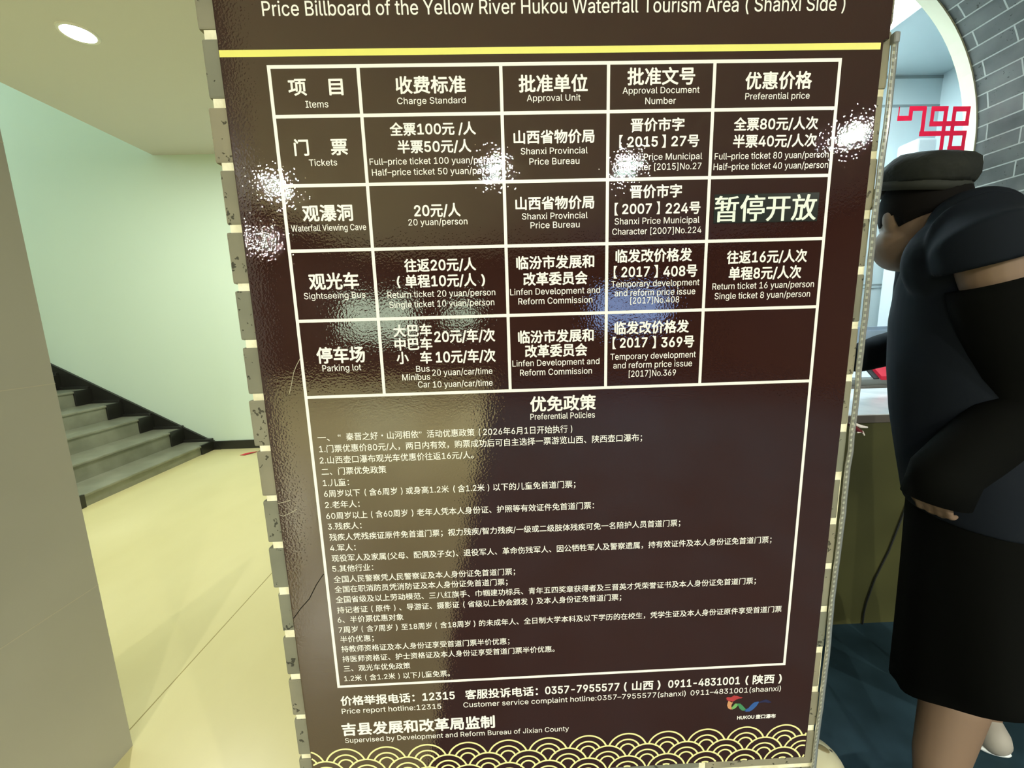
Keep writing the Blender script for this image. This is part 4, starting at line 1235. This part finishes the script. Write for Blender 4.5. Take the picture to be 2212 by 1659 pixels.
bo = obj('cap_band', bm, mat('cap_band', (.032, .034, .029), .8, .25), cp_, True)
ss = bo.modifiers.new('solid', 'SOLIDIFY'); ss.thickness = .002; ss.offset = 1
bm = bmesh.new()
n = 20
r0, r1 = [], []
for k in range(n + 1):
    a = math.pi * (.12 + .76 * k / n)
    r0.append(bm.verts.new(KB + KU * .002 + KR * .079 * math.cos(a) + KF * .092 * math.sin(a)))
    r1.append(bm.verts.new(KB - KU * .018 * math.sin(a) + KR * .085 * math.cos(a) + KF * (.095 + .055) * math.sin(a) ** .8))
for k in range(n): bm.faces.new((r0[k], r0[k + 1], r1[k + 1], r1[k]))
vs_ = obj('visor', bm, M['cap'], cp_, True)
ss = vs_.modifiers.new('solid', 'SOLIDIFY'); ss.thickness = .003

# navy shirt: torso and one short sleeve near us, the far sleeve
bm = bmesh.new()
ring_loft(bm, [(neck0 + Vector((-.012, .004, .012)), .078, .068), (neck0 - Vector((0, 0, .02)), .115, .080), (at(2095, 540, .935), .185, .105), (at(2092, 610, .93), .192, .125), (chest, .188, .146), (at(2098, 800, .90), .175, .148), (waist, .168, .150), (at(2115, 1000, .87), .175, .146), (hip - Vector((0, 0, .02)), .180, .142)], 40)
axL = (elL - shL)
tube(bm, [shL + (shR - shL) * .25, shL + (shR - shL) * .06, shL + axL * .05, shL + axL * .10, shL + axL * .175], [.070, .083, .086, .087, .088], 32, cap=False)
ellipsoid(bm, at(2085, 560, .885), (.125, .085, .11))
ellipsoid(bm, at(2108, 474, .88), (.085, .07, .066))
axR = (elR - shR)
tube(bm, [shR + (shL - shR) * .25, shR, shR + axR * .3, shR + axR * .75, elR, elR.lerp(wrR, .5), wrR], [.07, .078, .072, .062, .056, .052, .046], 22)
sh_ = obj('shirt', bm, M['navy'], pe)
voxel(sh_, .005, 24)
# collar
bm = bmesh.new()
tube(bm, [neck0 + Vector((-.045, .02, .035)), neck0 + Vector((.0, -.05, .03)), neck0 + Vector((.06, -.02, .02))], [(.022, .010), (.024, .012), (.02, .01)], 12)
obj('collar', bm, M['navy'], sh_, True)
# black sun sleeve on the near arm, open below the shirt sleeve
bm = bmesh.new()
pts = [shL + axL * .285, shL + axL * .38, shL + axL * .55, shL + axL * .8, elL, elL.lerp(wrL, .3), elL.lerp(wrL, .7), wrL, wrL + (haL - wrL).normalized() * .062]
rad = [.0735, .076, .074, .066, .062, .062, .060, .058, .056]
tube(bm, pts, rad, 28, cap=False)
asl = obj('arm_sleeve', bm, M['black_cloth'], pe, True)
# long black skirt
bm = bmesh.new()
n = 48
rr = []
hz = at(2122, 1474, .83)
for t in [i / 14 for i in range(15)]:
    c = (hip + Vector((0, 0, .03))).lerp(hz, t)
    a, b = .170 + .05 * t, .136 + .022 * t
    row = []
    for th in [2 * math.pi * k / n for k in range(n)]:
        off = TR * (a + .006 * t * math.sin(7 * th)) * math.cos(th) + TF * (b + .006 * t * math.sin(7 * th)) * math.sin(th)
        row.append(bm.verts.new(c + off + UP * (.62 * t * t * off.dot(Vector((.28, -1.08, 0))))))
    rr.append(row)
for p, q in zip(rr, rr[1:]):
    for k in range(n): bm.faces.new((p[k], p[(k + 1) % n], q[(k + 1) % n], q[k]))
skt = obj('skirt', bm, M['black_cloth'], pe, True)
ss = skt.modifiers.new('solid', 'SOLIDIFY'); ss.thickness = .003
# shoes
for an, fd in ((ankA, FA), (ankB, FB)):
    bm = bmesh.new()
    b0 = Vector((an.x, an.y, 0))
    tube(bm, [b0 - fd * .055 + UP * .045, b0 + UP * .052, b0 + fd * .06 + UP * .045, b0 + fd * .13 + UP * .036, b0 + fd * .165 + UP * .030], [(.044, .036), (.050, .040), (.042, .044), (.034, .046), (.026, .036)], 20, ref=UP)
    so = obj('shoe', bm, M['shoe'], pe, True)
    bm = bmesh.new()
    tube(bm, [b0 - fd * .06 + UP * .011, b0 + UP * .011, b0 + fd * .07 + UP * .011, b0 + fd * .14 + UP * .011, b0 + fd * .172 + UP * .011], [(.011, .038), (.011, .041), (.011, .047), (.011, .048), (.011, .038)], 18, ref=UP, cap=True)
    obj('sole', bm, M['white_plastic'], so, True)
